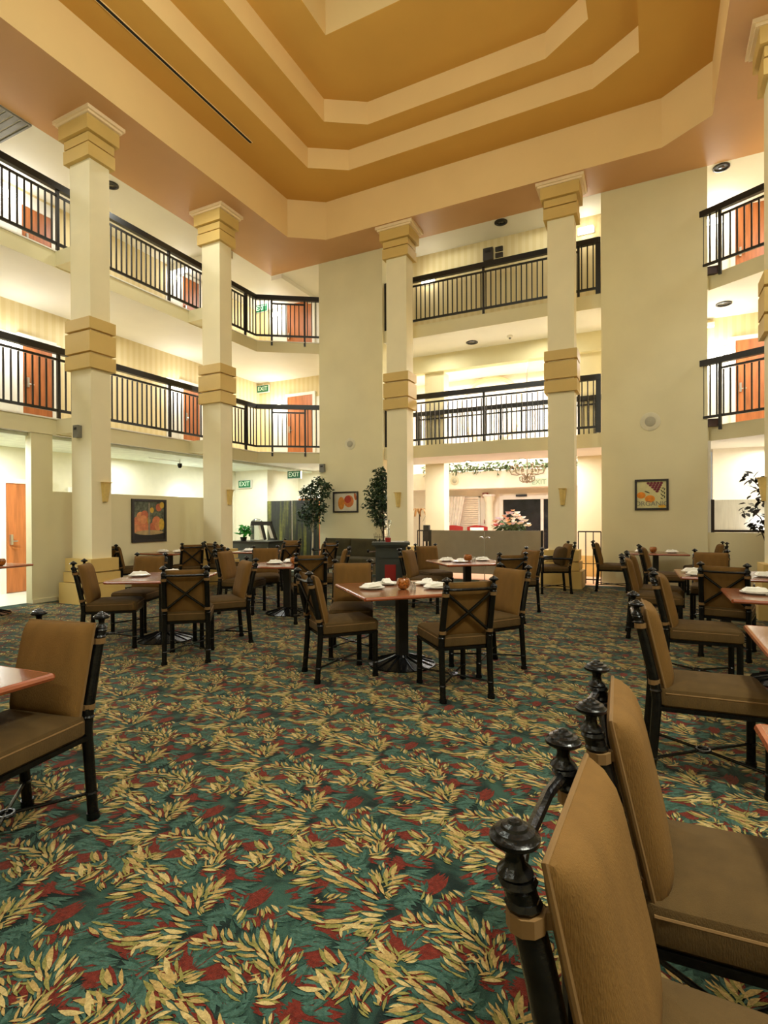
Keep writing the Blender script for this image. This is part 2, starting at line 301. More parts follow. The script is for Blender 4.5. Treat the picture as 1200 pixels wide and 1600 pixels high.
def carpet_pattern():
    def rd(s): return [[int(k)/1000 for k in q.split(',')] for q in s.split()]
    rng = random.Random(3); unit = []                  # (polyline, layer z, material)
    def leaf(a, b, w, z, k, bend=0.0):
        ax, ay = a; bx, by = b; dx, dy = bx-ax, by-ay; L = math.hypot(dx, dy) or 1e-4; nx, ny = -dy/L, dx/L
        pts = []
        for t, q in ((0, .1), (.3, .85), (.58, 1), (.82, .55), (1, 0)):
            c = bend*math.sin(t*math.pi)*L; pts.append((ax+dx*t+nx*(w/2*q+c), ay+dy*t+ny*(w/2*q+c)))
        for t, q in ((.82, .55), (.58, 1), (.3, .85), (0, .1)):
            c = bend*math.sin(t*math.pi)*L; pts.append((ax+dx*t+nx*(-w/2*q+c), ay+dy*t+ny*(-w/2*q+c)))
        unit.append((pts, z, k))
    for a, b, c, d, w in rd(RED):
        L = math.hypot(c-a, d-b) or .01; nx, ny = -(d-b)/L, (c-a)/L; w = max(w, .022)
        for s in (-1.1, -.55, 0, .55, 1.1):
            e1, e2 = rng.uniform(.2, .7), rng.uniform(.2, .7)
            leaf((a-(c-a)*e1+nx*s*w, b-(d-b)*e1+ny*s*w), (c+(c-a)*e2+nx*s*w*.8, d+(d-b)*e2+ny*s*w*.8), w*1.15, .0, 3, rng.uniform(-.1, .12))
    for a, b, c, d in rd(TEAL):
        L = math.hypot(c-a, d-b); nx, ny = -(d-b)/L, (c-a)/L
        for s, k in ((-.030, 5), (-.014, 2), (.004, 2), (.020, 5), (.036, 2)):
            leaf((a+nx*s*.4, b+ny*s*.4), (c+nx*s*1.5, d+ny*s*1.5), .017, .0, k, rng.uniform(-.1, .1))
    gold = rd(GOLD)
    for a, b, c, d in gold:
        L = math.hypot(c-a, d-b); w = min(.021, max(.010, L*.24)); nx, ny = -(d-b)/L, (c-a)/L
        leaf((a+nx*w*.7, b+ny*w*.7), (c+(c-a)*.2+nx*w*.5, d+(d-b)*.2+ny*w*.5), w*1.0, .0, 2 if rng.random() < .7 else 4, .04)
        leaf((a-nx*w*.6, b-ny*w*.6), (c+(c-a)*.15-nx*w*.5, d+(d-b)*.15-ny*w*.5), w*1.0, .0, 3 if rng.random() < .7 else 5, .04)
    for a, b, c, d in gold:
        L = math.hypot(c-a, d-b); w = min(.021, max(.010, L*.24)); nx, ny = -(d-b)/L, (c-a)/L
        for _ in range(2 if rng.random() < .6 else 1):
            s = rng.choice((-1, 1))*w*1.25; f = rng.uniform(.5, .8); o = rng.uniform(-.35, -.1)
            leaf((a+nx*s+(c-a)*o, b+ny*s+(d-b)*o), (a+nx*s*1.5+(c-a)*f, b+ny*s*1.5+(d-b)*f), w*.7, .0, 4 if rng.random() < .6 else 0, .05)
    for a, b, c, d in gold:
        L = math.hypot(c-a, d-b); w = min(.021, max(.010, L*.24))
        leaf((a, b), (c, d), w, .0, 0 if rng.random() < .6 else 1, rng.uniform(-.06, .08))
    unit = [(p, .0004+i*5e-6, k) for i, (p, z, k) in enumerate(unit)]
    vs = []; fs = []; mi = []
    A = (.58, .372); B = (-.595, .385); E0 = (-.76, 1.69)
    for i in range(-24, 25):
        for j in range(-24, 25):
            ox, oy = E0[0]+A[0]*i+B[0]*j, E0[1]+A[1]*i+B[1]*j
            if not (-9.3 < ox < 2.3 and -.6 < oy < 11.8): continue
            near = math.hypot(ox, oy) < 6.5
            for pts, z, k in unit:
                p = pts if near else pts[::2]
                o = len(vs); zz = z if near else z+.0008
                vs += [(x+ox, y+oy, zz) for x, y in p]; fs.append(tuple(range(o, o+len(p)))); mi.append(k)
    me = bpy.data.meshes.new('carpet_pattern'); me.from_pydata(vs, [], fs)
    for m in (M_CG, M_CG2, M_CT, M_CR, M_CO, M_CD): me.materials.append(m)
    me.polygons.foreach_set('material_index', mi); me.update()
    o = link('carpet_pattern', me, floor); o['kind'] = 'stuff'
carpet_pattern()
struct('floor', MB().box(-11.9, -9.70, -7, 14.6, -.1, .0).box(-9.7, -6.2, 12.2, 14.6, -.1, 0), mat('pale_service_tile', (206, 204, 186), .35, vary=.06))
struct('floor', MB().box(-6.2, 2.7, 12.20, 17.0, -.1, .0), M_TILE)
struct('floor', MB().box(2.70, 5.0, -7, 17, -.1, 0), M_TILE)
# ceilings
def ring(mb, a, b, z):
    n = len(a)
    for i in range(n):
        j = (i+1) % n; mb.add([(*a[i], z), (*a[j], z), (*b[j], z), (*b[i], z)], [(0, 1, 2, 3)])
def riser(mb, a, z0, z1):
    n = len(a)
    for i in range(n):
        j = (i+1) % n; mb.add([(*a[i], z0), (*a[j], z0), (*a[j], z1), (*a[i], z1)], [(0, 1, 2, 3)])
sof = MB(); outer = octa(-9.64, 2.61, -7.0, 12.34, .0, .0)
ring(sof, outer, O1, ZS); struct('ceiling', sof, M_SOFFIT)
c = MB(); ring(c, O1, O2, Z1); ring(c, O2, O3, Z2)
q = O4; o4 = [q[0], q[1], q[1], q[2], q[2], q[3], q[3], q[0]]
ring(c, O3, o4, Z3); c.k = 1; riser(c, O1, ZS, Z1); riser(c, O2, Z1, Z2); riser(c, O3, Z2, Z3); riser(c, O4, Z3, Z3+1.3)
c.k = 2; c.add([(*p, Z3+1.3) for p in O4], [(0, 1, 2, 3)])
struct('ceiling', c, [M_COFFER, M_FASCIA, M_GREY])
cw = MB().box(-11.9, -9.64, -7, 14.6, ZS, ZS+.1).box(-9.64, 5.0, 12.34, 14.6, ZS, ZS+.1).box(2.61, 5.0, -7, 12.34, ZS, ZS+.1)
struct('ceiling', cw, M_CEIL)
# ceiling beams over the left and corner corridors
struct('trim_1', MB().box(-11.8, -9.66, 10.55, 10.80, 8.12, 8.30).box(-9.66, -9.30, 12.36, 14.3, 8.18, 8.30), M_CEIL)
# roof over everything, so no light leaks in
struct('ceiling', MB().box(-12.2, 5.3, -7, 17.2, 11.6, 11.7), M_CEIL)
# balcony slabs
LP = [(-11.9, -7), (-9.50, -7), (-9.50, 11.52), (-8.06, 12.50), (-8.06, 14.6), (-11.9, 14.6)]
RP = [(5.0, -7), (5.0, 14.6), (1.0, 14.6), (1.0, 12.50), (2.47, 11.52), (2.47, -7)]
for z, yb in ((F2, 14.1), (F3, 14.1)):
    s = MB().prism(LP, z-TH, z).prism(RP, z-TH, z).box(-8.06, 1.0, 12.44, yb, z-TH, z)
    # short corbels that tie the slab to each column
    for cx, cy in ((-8.78, 6.21), (-8.79, 9.29)): s.box(-9.52, -8.98, cy-.16, cy+.16, z-TH+.02, z-.02)
    s.box(1.95, 2.5, 9.2, 9.5, z-TH+.02, z-.02)
    s.m = [1 if all(abs(s.v[i][2]-(z-TH)) < 1e-4 for i in q) else 0 for q in s.f]; struct('balcony_slab', s, [M_WALL, M_CEIL])
    e = MB().beam((-9.49, -7, z-.012), (-9.49, 11.52, z-.012), .03, .024).beam((-9.49, 11.52, z-.012), (-8.06, 12.49, z-.012), .03, .024)
    struct('trim_2', e, M_CEIL)
# ground-floor ceilings
struct('ceiling', MB().box(-11.9, -9.62, -7, 14.6, 2.88, 2.935), mat('service_ceiling_paint', (222, 228, 210), .7))
# walls: full-height panels at the back
struct('wall_back', MB().box(-8.06, -6.15, 12.35, 12.62, 0, ZS), M_WALL)
struct('wall_back', MB().box(-.97, .97, 12.35, 12.62, 0, ZS), M_WALL)
struct('wall_back', MB().box(.97, 4.9, 12.42, 12.62, 0, 1.13), M_WALL)
# left service wall, half-height screen wall with its pier
struct('wall_left', MB().box(-11.55, -11.35, -7, 12.75, 0, 2.94), M_GWALL)
struct('wall_left', MB().box(-11.35, -10.15, 12.75, 12.95, 0, 2.94).box(-10.35, -10.15, 12.95, 14.4, 0, 2.94), M_GWALL)
struct('wall_left', MB().box(-10.15, -8.06, 14.3, 14.5, 0, 2.94), M_GWALL)
struct('wall_left', MB().box(-9.68, -9.52, 5.62, 9.6, 0, 1.94).box(-9.68, -9.52, 5.62, 5.99, 1.94, 2.938).box(-9.68, -9.52, -7, 3.2, 0, 2.938), M_WALL)
struct('baseboard_left', MB().box(-9.52, -9.50, 5.62, 9.6, 0, .07), M_WALL)
# upper corridor walls
for z0, z1 in ((F2, F3-TH), (F3, ZS)):
    struct('wall_left', MB().box(-11.9, -11.70, -7, 14.4, z0, z1), M_PAPER)
    struct('wall_back', MB().box(-11.7, -6.5, 14.30, 14.5, z0, z1), M_PAPER)
    struct('wall_right', MB().box(4.7, 4.9, -7, 14.4, z0, z1).box(.4, 4.7, 14.30, 14.5, z0, z1), M_PAPER)
struct('wall_back', MB().box(-6.5, .4, 13.18, 13.30, F3, ZS), M_PAPER)
struct('wall_back', MB().box(-6.6, -6.5, 13.2, 14.3, F3, ZS).box(.3, .4, 13.2, 14.3, F3, ZS), M_PAPER)
# 2nd floor bridge ceiling beam and lobby void
struct('trim_3', MB().box(-6.4, -.7, 13.95, 14.20, 5.46, 5.92), M_WALL)
struct('wall_back', MB().box(-8.2, 1.2, 16.25, 16.45, 0, 5.75), M_PEACH)
struct('wall_back', MB().box(-8.2, -8.05, 14.6, 16.3, 0, 5.75).box(.80, .95, 12.62, 16.3, 0, 5.75), M_PEACH)
struct('ceiling', MB().box(-8.2, 1.25, 14.15, 16.4, 5.72, 5.8), M_CEIL)
struct('trim_4', MB().box(-8.0, 1.0, 15.45, 16.25, 2.30, 2.80), M_PEACH)         # bulkhead over the entrance
# rear of the hall, behind the camera
struct('wall_front', MB().box(-9.7, 2.7, -7.2, -7.0, 0, ZS), M_WALL)
struct('wall_right', MB().box(2.60, 2.75, -7, 8.0, 0, 2.94), M_WALL)
struct('wall_right', MB().box(3.9, 4.1, 8.0, 14.4, 0, 2.94).box(1.2, 4.0, 14.0, 14.2, 0, 2.94), M_PEACH)
struct('wall_back', MB().box(-12.1, -11.9, -7, 14.6, 0, 11.6).box(5.0, 5.2, -7, 17, 0, 11.6), M_GWALL)
# lobby columns behind the screen
for x in (-5.42, -1.38):
    t = thing('lobby_column', 'square cream lobby column rising behind the '+('taupe screen panel' if x < -3 else 'thin black lobby railing'), 'column', (x, 14.3, 0))
    MB().box(-.28, .28, -.2, .2, .5, 5.46).build('shaft', M_COL, t)
    MB().box(-.36, .36, -.28, .28, 0, .3).box(-.33, .33, -.25, .25, .32, .5).build('base', M_BAND, t)
# ---------------------------------------------------------------- columns of the hall
def column(x, y, label):
    t = thing('column', label, 'column', (x, y, 0))
    hx, hy = .26, .185
    def blk(name, z0, z1, p, m):
        MB().box(-hx-p, hx+p, -hy-p, hy+p, z0, z1).build(name, m, t)
    MB().box(-hx, hx, -hy, hy, 0, 8.19).build('shaft', M_COL, t)
    for z0, z1, p in ((0, .35, .15), (.365, .53, .10), (.555, .77, .08)): blk('plinth_block', z0, z1, p, M_BAND)
    for z0, z1 in ((4.01, 4.245), (4.285, 4.625), (4.665, 4.86)): blk('band_block', z0, z1, .065, M_BAND)
    for z0, z1, p in ((7.56, 7.78, .07), (7.81, 7.955, .06), (7.965, 8.20, .12)): blk('capital_block', z0, z1, p, M_BAND)
    MB().prism([(-hx-.21, -hy-.17), (hx+.21, -hy-.17), (hx+.21, hy+.17), (-hx-.21, hy+.17)], 8.24, 8.30).box(-hx-.17, hx+.17, -hy-.14, hy+.14, 8.20, 8.24).build('abacus', M_ABACUS, t)
    return t
column(-8.78, 6.21, 'tall cream column with ochre bands, nearest on the left, grey box on its shaft')
column(-8.79, 9.29, 'cream banded column in front of the left balconies, second from the left')
column(-5.39, 11.75, 'cream banded column standing beside the potted ficus and grey podium')
column(-1.68, 11.75, 'cream banded column standing behind the armchair, before the lobby railing')
column(1.72, 9.35, 'cream banded column at the right edge with only its capital corner showing')
# ---------------------------------------------------------------- balcony railings
ME_BAL = MB().cbox(0, 0, .44, .024, .024, .88).mesh('baluster', M_BLACK)
ME_BALT = MB().cbox(0, 0, .53, .024, .024, 1.06).mesh('baluster', M_BLACK)
def railing(label, pts, fl, zt, gaps=(), end=.42):
    """handrail, second rail, bottom rail, posts and single balusters along a polyline"""
    t = thing('balcony_railing', label, 'railing', (pts[0][0], pts[0][1], fl)); ox, oy = pts[0]
    ht = zt-fl; zb = .15
    segs = list(zip(pts[:-1], pts[1:]))
    for a, b in segs:
        A = Vector((a[0]-ox, a[1]-oy, 0)); B = Vector((b[0]-ox, b[1]-oy, 0)); L = (B-A).length; d = (B-A)/L; rz = math.atan2(d.y, d.x)
        MB().beam(A+Vector((0, 0, ht-.06)), B+Vector((0, 0, ht-.06)), .09, .12).build('handrail', M_BLACK, t)
        MB().beam(A+Vector((0, 0, zb)), B+Vector((0, 0, zb)), .035, .05).build('bottom_rail', M_BLACK, t)
        posts = [end, L-end]+[end+(L-2*end)*k/max(1, round((L-2*end)/2.6)) for k in range(1, max(1, round((L-2*end)/2.6)))]
        for s in posts:
            p = A+d*s; MB().cbox(0, 0, (ht-.10)/2-.06, .05, .05, ht+.02).build('post', M_BLACK, t, loc=p, rz=rz)
        MB().beam(A+d*end+Vector((0, 0, ht-.215)), A+d*(L-end)+Vector((0, 0, ht-.215)), .03, .04).build('upper_rail', M_BLACK, t)
        n = max(2, round(L/.117))
        for k in range(n+1):
            s = L*k/n
            if any(abs(s-q) < .045 for q in posts): continue
            p = A+d*s+Vector((0, 0, zb))
            o = link('baluster', ME_BALT if (s < end or s > L-end) else ME_BAL, t, p, rz)
    return t
LRP = [(-9.53, 3.2), (-9.53, 11.52), (-8.10, 12.47)]
RRP = [(.80, 12.42), (2.48, 11.48), (2.48, 7.5)]
for fl, zt, w in ((F2, 4.515, 'second'), (F3, 7.446, 'third')):
    railing('black metal balcony railing along the left side, %s storey' % w, LRP, fl, zt)
    rb = railing('black metal balcony railing across the back, %s storey' % w, [(-6.10, 12.50), (-1.02, 12.50)], fl, zt)
    for ex in (-.02, 5.06): MB().box(ex-.05, ex+.05, -.03, .03, .02, zt-fl).build('end_post', M_BLACK, rb)
    railing('black metal balcony railing at the right edge, %s storey' % w, RRP, fl, zt)
    MB().box(.80, 1.15, 12.36, 12.44, fl-.03, fl+.12).build('end_plate', mat('dark_red_rail_end', (58, 26, 18), .4), [o for o in COL.objects if o.get('label', '').endswith('right edge, %s storey' % w)][0]).matrix_parent_inverse = Matrix.Translation((-.80, -12.42, -fl))
railing('second black railing seen through the back one, overlooking the lobby', [(-6.3, 14.05), (-.8, 14.05)], F2, 4.40)

# white door alcoves of the upper corridors
for z in (F2, F3):
    a = MB().box(-11.70, -11.685, 5.7, 7.55, z, z+2.02).box(-11.70, -11.685, 10.45, 11.9, z, z+2.02).box(-11.70, -11.685, 3.0, 4.6, z, z+2.02)
    a.box(-11.2, -9.2, 14.285, 14.30, z, z+2.03).box(1.0, 3.4, 14.285, 14.30, z, z+2.03); struct('trim_5', a, M_CEIL)
struct('trim_6', MB().torus((-4.4, 16.22, 4.75), .95, .06, 40, 6, Matrix.Rotation(R(90), 4, 'X').to_quaternion()), M_ABACUS, True)
# ---------------------------------------------------------------- corridor doors and lamps
DN = [0]
def door(x, y, z, w, h, facing):
    """wooden door with white casing, origin at the middle of its sill; facing 'S' (to -y), 'E' (to +x)"""
    DN[0] += 1; rz = {'S': 0, 'E': R(90), 'W': R(-90)}[facing]
    d = MB().box(-w/2, w/2, -.03, .02, .01, h).build('door_%d' % DN[0], M_WOOD, None, loc=(x, y, z), rz=rz); d['kind'] = 'structure'
    MB().box(-w/2-.09, -w/2, -.05, .02, 0, h+.09).box(w/2, w/2+.09, -.05, .02, 0, h+.09).box(-w/2, w/2, -.05, .02, h, h+.09).build('door_frame', M_CEIL, d)
    MB().box(-.02, .02, -.09, -.03, .95, 1.15).tube([(0, -.08, 1.02), (.11, -.08, 1.02)], .012).build('door_handle', M_STEEL, d, loc=(-w/2+.09, 0, 0))
    return d
for z in (F2, F3):
    door(-11.67, 7.02, z, .62, 1.95 if z == F2 else 1.72, 'E'); door(-11.67, 11.28, z, .62, 1.95, 'E'); door(-11.67, 3.9, z, .8, 1.95, 'E')
    door(-10.02, 14.27, z, .96, 2.1, 'S'); door(2.1, 14.27, z, .9, 2.1, 'S'); door(4.67, 11.4, z, .9, 2.1, 'W')
door(-6.95, 14.27, F3, .8, 2.0, 'S')
door(-11.32, 6.58, 0, .82, 2.16, 'E'); door(-11.32, 8.0, 0, .9, 2.05, 'E'); door(-9.45, 14.27, 0, 1.3, 2.07, 'S')
ME_WL = MB().box(-.16, .16, -.10, 0, -.05, .05).mesh('diffuser', M_LAMP)
def wall_lamp(x, y, z, facing, label, e=22):
    rz = {'S': 0, 'E': R(90), 'W': R(-90)}[facing]
    t = thing('wall_lamp', label, 'lamp', (x, y, z), rz)
    MB().box(-.18, .18, -.02, .0, -.07, .07).build('back_plate', M_ALU, t); link('diffuser', ME_WL, t, (0, -.02, 0))
    q = Matrix.Rotation(rz, 3, 'Z')@Vector((0, -.30, 0)); point('wall_lamp_light', (x+q.x, y+q.y, z-.1), e*(.6 if z > 7 else 1), NEUT, .12)
for z, w in ((F2, 'second'), (F3, 'third')):
    wall_lamp(-11.69, 6.45, z+1.80, 'E', 'bright corridor lamp beside the left wooden door, %s storey' % w, 20)
    wall_lamp(-11.69, 10.75, z+1.80, 'E', 'bright corridor lamp by the far left door, %s storey' % w, 20)
    wall_lamp(-10.95, 14.29, z+1.85, 'S', 'bright corridor lamp behind the corner balcony, %s storey' % w, 26)
    wall_lamp(1.25, 14.29, z+1.85, 'S', 'bright corridor lamp behind the right balcony, %s storey' % w, 32)
wall_lamp(-6.75, 13.95, F3+1.95, 'E', 'bright lamp in the gap left of the ficus column, third storey', 8)
wall_lamp(-5.2, 13.17, F3+1.35, 'S', 'bright lamp on striped wallpaper beside the ficus column, third storey', 3)
wall_lamp(-1.35, 13.17, F3+1.75, 'S', 'bright lamp on striped wallpaper beside the right panel, third storey', 4)
# ---------------------------------------------------------------- exit signs
ME_EXIT = text_mesh('EXIT', .19, .004, mat('sign_white', (214, 232, 204), .5, emit=.25), 'letters')
def exit_sign(x, y, z, label, pale=False):
    t = thing('exit_sign', label, 'exit sign', (x, y, z))
    MB().box(-.24, .24, -.03, .03, -.12, .12).build('housing', M_ALU, t)
    MB().box(-.225, .225, -.036, -.03, -.105, .105).build('face', mat('sign_pale', (214, 222, 196), .5) if pale else M_GREEN, t)
    o = link('letters', ME_EXIT, t, (0, -.04, 0)); o.rotation_euler = (R(90), 0, 0)
    if pale: o.data = text_mesh('EXIT', .19, .004, mat('sign_faint_green', (150, 176, 140), .5), 'letters')
    if not pale: MB().box(-.01, .01, -.01, .01, .12, .17).build('bracket', M_ALU, t)
exit_sign(-10.68, 13.2, 7.86, 'green EXIT sign behind the corner railing, third storey')
exit_sign(-11.45, 14.2, 5.70, 'green EXIT sign on striped wallpaper, second storey corner')
exit_sign(-10.94, 12.70, 2.48, 'green EXIT sign on the ivory wall left of the forest mural, ground floor')
exit_sign(-9.5, 13.2, 2.74, 'green EXIT sign hanging above the forest mural, ground floor')
exit_sign(-2.82, 15.40, 2.42, 'faint pale EXIT sign over the lobby entrance', True)
# ---------------------------------------------------------------- wall fittings
def sconce(x, y, z, rz, label):
    t = thing('wall_sconce', label, 'sconce', (x, y, z), rz)
    vs = []
    for zz, w, d in ((-.165, .045, .05), (.165, .075, .10)):
        vs += [(-w, 0, zz), (-w*.8, -d*.8, zz), (0, -d, zz), (w*.8, -d*.8, zz), (w, 0, zz)]
    MB().add(vs, [(4, 3, 2, 1, 0), (5, 6, 7, 8, 9)]+[(i, i+1, i+6, i+5) for i in range(4)]+[(4, 0, 5, 9)]).build('shade', M_SCONCE, t)
    MB().box(-.078, .078, -.104, 0, .16, .175).build('rim', M_BAND, t)
sconce(-8.52, 6.27, 1.91, R(90), 'ochre tapered wall sconce on the nearest left column')
sconce(-8.53, 9.36, 1.92, R(90), 'ochre tapered wall sconce on the second left column')
sconce(-5.36, 11.565, 1.87, 0, 'ochre tapered wall sconce on the column beside the ficus')
sconce(-1.65, 11.565, 1.86, 0, 'ochre tapered wall sconce on the column above the armchair')
sconce(1.46, 9.45, 1.83, R(-90), 'ochre tapered wall sconce at the right edge behind dark leaves')
def wall_disc(x, y, z, label, r=.155):
    t = thing('wall_speaker', label, 'speaker', (x, y, z)); ax = Matrix.Rotation(R(90), 4, 'X').to_quaternion()
    MB().lathe([(r, 0), (r, .008), (r*.92, .014), (r*.55, .012)], 28, ax=ax).build('ring', mat('speaker_ring_paint', (214, 206, 176), .5), t, True)
    MB().lathe([(r*.54, .0), (r*.54, .02), (r*.4, .028), (0, .03)], 24, ax=ax).build('grille', mat('speaker_mesh', (168, 162, 140), .6), t, True)
wall_disc(-7.11, 12.35, 3.39, 'round white wall speaker above the peach picture')
wall_disc(-.04, 12.35, 3.39, 'round white wall speaker above the ORGANIC picture', .19)
wall_disc(-5.3, 15.44, 2.55, 'faint round speaker on the lobby bulkhead', .13)
def wbx(name, label, cat, x0, x1, y0, y1, z0, z1, m, face=None):
    t = thing(name, label, cat, ((x0+x1)/2, (y0+y1)/2, z0)); a, b, h = (x1-x0)/2, (y1-y0)/2, z1-z0
    MB().box(-a, a, -b, b, 0, h).build('case', m, t)
    MB().box(-a*.55, a*.55, -b-.006, -b, h*.62, h*.82).build('lens', face or M_BLACK, t)
wbx('emergency_light', 'small grey emergency light on the nearest left column', 'light box', -8.88, -8.76, 5.94, 6.025, 2.84, 3.05, M_GREY)
wbx('emergency_light', 'small grey box on the wall edge above the left ficus', 'light box', -8.02, -7.88, 12.27, 12.35, 2.68, 2.90, M_GREY)
wbx('alarm_box', 'dark box on the striped wallpaper, third storey back', 'alarm box', -3.74, -3.50, 13.10, 13.18, 7.78, 8.08, mat('dark_box_plastic', (46, 38, 30), .5))
wbx('alarm_box', 'small dark box right of the larger one, third storey back, upper', 'alarm box', -3.44, -3.26, 13.12, 13.18, 7.96, 8.06, MATS['dark_box_plastic'])
wbx('alarm_box', 'small dark box right of the larger one, third storey back, lower', 'alarm box', -3.44, -3.26, 13.12, 13.18, 7.81, 7.91, MATS['dark_box_plastic'])
wbx('fire_alarm', 'red fire alarm beside the lobby window, upper', 'alarm', -4.66, -4.50, 16.17, 16.25, 2.06, 2.20, M_RED, M_WHITE)
wbx('fire_alarm', 'red fire alarm pull box beside the lobby window, lower', 'alarm', -4.62, -4.52, 16.19, 16.25, 1.26, 1.38, M_RED, M_WHITE)
def can_light(x, y, z, label):
    t = thing('recessed_light', label, 'ceiling light', (x, y, z))
    MB().lathe([(.15, -.001), (.15, -.02), (.12, -.025), (.11, -.004), (.0, -.004)], 20).build('trim_ring', M_BLACK, t, True)
    MB().lathe([(.0, -.012), (.05, -.010), (.06, -.006)], 12).build('bulb', mat('dark_lamp_lens', (60, 56, 50), .2), t, True)
can_light(1.22, 12.5, ZS, 'black recessed ceiling light above the right balcony, third storey')
can_light(-3.14, 12.5, ZS, 'black recessed ceiling light above the back balcony, third storey')
can_light(-9.94, 7.5, ZS, 'black recessed ceiling light beside the nearest left column capital')
can_light(-4.12, 13.4, F3-TH, 'black recessed ceiling light under the third storey bridge')
can_light(1.35, 13.4, F3-TH, 'black recessed ceiling light under the right third storey balcony')
t = thing('smoke_detector', 'white smoke detector under the third storey bridge', 'smoke detector', (-3.14, 13.35, F3-TH))
MB().lathe([(.06, 0), (.07, -.03), (.05, -.05), (.0, -.055)], 16).build('body', M_WHITE, t, True); MB().lathe([(.03, -.05), (.03, -.08), (0, -.085)], 10).build('sensor', M_GREY, t, True)
t = thing('spot_head', 'small dark spotlight on a rod above the left half wall', 'spotlight', (-10.3, 9.6, 2.88))
MB().tube([(0, 0, 0), (0, 0, -.10)], .012).build('stem', M_ALU, t); MB().lathe([(.03, -.05), (.055, -.0), (.055, .06), (.0, .07)], 12, (0, 0, -.15)).build('head', M_IRON, t, True)
MB().tube([(0, -.9, -.04), (0, 0, -.04)], .008).build('rod', M_ALU, t)
point('spot_light', (-11.15, 10.55, 1.95), 16, NEUT, .04)
# air slot and grille in the ceiling
t = thing('air_slot', 'long black air slot running along the stepped ceiling', 'air vent', (-7.42, 4.8, Z1))
MB().box(-.028, .028, -4.2, 4.05, -.014, -.003).build('slot', mat('slot_black', (10, 9, 8), .8), t); MB().box(-.038, -.028, -4.21, 4.06, -.018, -.003).box(.028, .038, -4.21, 4.06, -.018, -.003).build('edge', M_FASCIA, t)
t = thing('air_grille', 'grey louvred air grille in the corridor ceiling, top left corner', 'air vent', (-10.2, 5.0, ZS))
MB().box(-.55, -.52, -.75, .75, -.03, 0).box(.52, .55, -.75, .75, -.03, 0).box(-.52, .52, -.75, -.72, -.03, 0).box(-.52, .52, .72, .75, -.03, 0).build('frame', M_GREY, t)
for k in range(12): MB().box(-.52, .52, -.72+k*.12, -.63+k*.12, -.02, -.008).build('louvre', M_GREY, t)
# ---------------------------------------------------------------- framed pictures
def ell(mb, cx, cz, rx, rz, y, n=16, rot=0):
    c, s = math.cos(rot), math.sin(rot)
    mb.add([(cx+rx*math.cos(2*math.pi*k/n)*c-rz*math.sin(2*math.pi*k/n)*s, y, cz+rx*math.cos(2*math.pi*k/n)*s+rz*math.sin(2*math.pi*k/n)*c) for k in range(n)], [tuple(range(n))])
def picture(label, x, y, z, w, h, rz, bw, fm, canvas):
    t = thing('framed_picture', label, 'picture', (x, y, z), rz)
    MB().box(-w/2, -w/2+bw, -.035, 0, -h/2, h/2).box(w/2-bw, w/2, -.035, 0, -h/2, h/2).box(-w/2+bw, w/2-bw, -.035, 0, h/2-bw, h/2).box(-w/2+bw, w/2-bw, -.035, 0, -h/2, -h/2+bw).build('frame', fm, t)
    MB().box(-w/2+bw, w/2-bw, -.014, 0, -h/2+bw, h/2-bw).build('canvas', canvas, t)
    return t
MF = mat('black_brown_frame', (30, 20, 14), .4, vary=.2)
P = lambda n, c: mat(n, c, .7, vary=.18, scale=14)
t = picture('framed picture of a basket of peaches on the left half wall', -9.52, 8.03, 1.41, .87, .90, R(90), .05, MF, mat('basket_foliage_print', (92, 98, 80), .7, vary=.65, scale=16))
for k, (cx, cz, r) in enumerate([(-.30, -.02, .10), (-.22, .08, .10), (-.12, .12, .09), (-.20, -.12, .11), (-.33, -.16, .09), (-.08, -.02, .10), (-.06, -.17, .11), (-.15, .02, .09), (.10, -.16, .12), (.18, -.02, .11), (.22, -.12, .09), (.24, .28, .08)]):
    b = MB(); ell(b, cx, cz, r, r*1.05, -.0155-.0004*k); b.build('peach', P('print_peach_%d' % (k % 3), ((206, 124, 82), (214, 142, 92), (190, 104, 70))[k % 3]), t)
for k, (cx, cz, rx, rz_) in enumerate([(.31, -.08, .07, .13), (.06, .22, .05, .06), (.32, .33, .06, .07), (-.02, .0, .04, .08)]):
    b = MB(); ell(b, cx, cz, rx, rz_, -.021-.0003*k); b.build('lemon', P('print_yellow', (206, 168, 62)), t)
MB().box(-.38, .38, -.0235, -.0225, -.40, -.27).build('basket', P('print_basket_dark', (34, 28, 22)), t)
b = MB(); ell(b, 0, -.25, .36, .05, -.0238); b.build('basket_rim', P('print_straw', (176, 150, 104)), t)
MB().box(-.035, .01, -.0245, -.0238, -.30, .38).build('basket_handle', P('print_straw_grey', (140, 132, 112)), t)
t = picture('framed picture of two peaches between the two ficus trees', -7.25, 12.35, 1.87, .76, .55, 0, .038, MF, mat('pale_print_ground', (214, 204, 178), .7, vary=.08, scale=5))
b = MB(); ell(b, -.13, -.03, .10, .17, -.0155); b.build('orange_fruit', P('print_orange', (214, 134, 42)), t)
b = MB(); ell(b, .10, .02, .15, .16, -.0155); b.build('peach', P('print_peach_orange', (206, 118, 56)), t)
b = MB(); ell(b, .07, .07, .10, .10, -.0162); b.build('peach_blush', P('print_blush', (176, 58, 34)), t)
b = MB(); ell(b, .295, .14, .035, .10, -.0162, rot=.2); b.build('fruit_edge', P('print_brown_orange', (178, 92, 44)), t)
t = picture('framed fruit picture lettered ORGANIC on the right cream wall', -.02, 12.35, 1.895, .62, .63, 0, .042, MF, mat('cream_print_ground', (212, 204, 150), .7, vary=.12, scale=6))
for cx, cz, r in ((-.19, -.01, .075), (-.03, -.085, .085)):
    b = MB(); ell(b, cx, cz, r*1.1, r*.9, -.0155-r*.01); b.build('orange_fruit', P('print_bright_orange', (226, 138, 36)), t)
b = MB(); k = 0
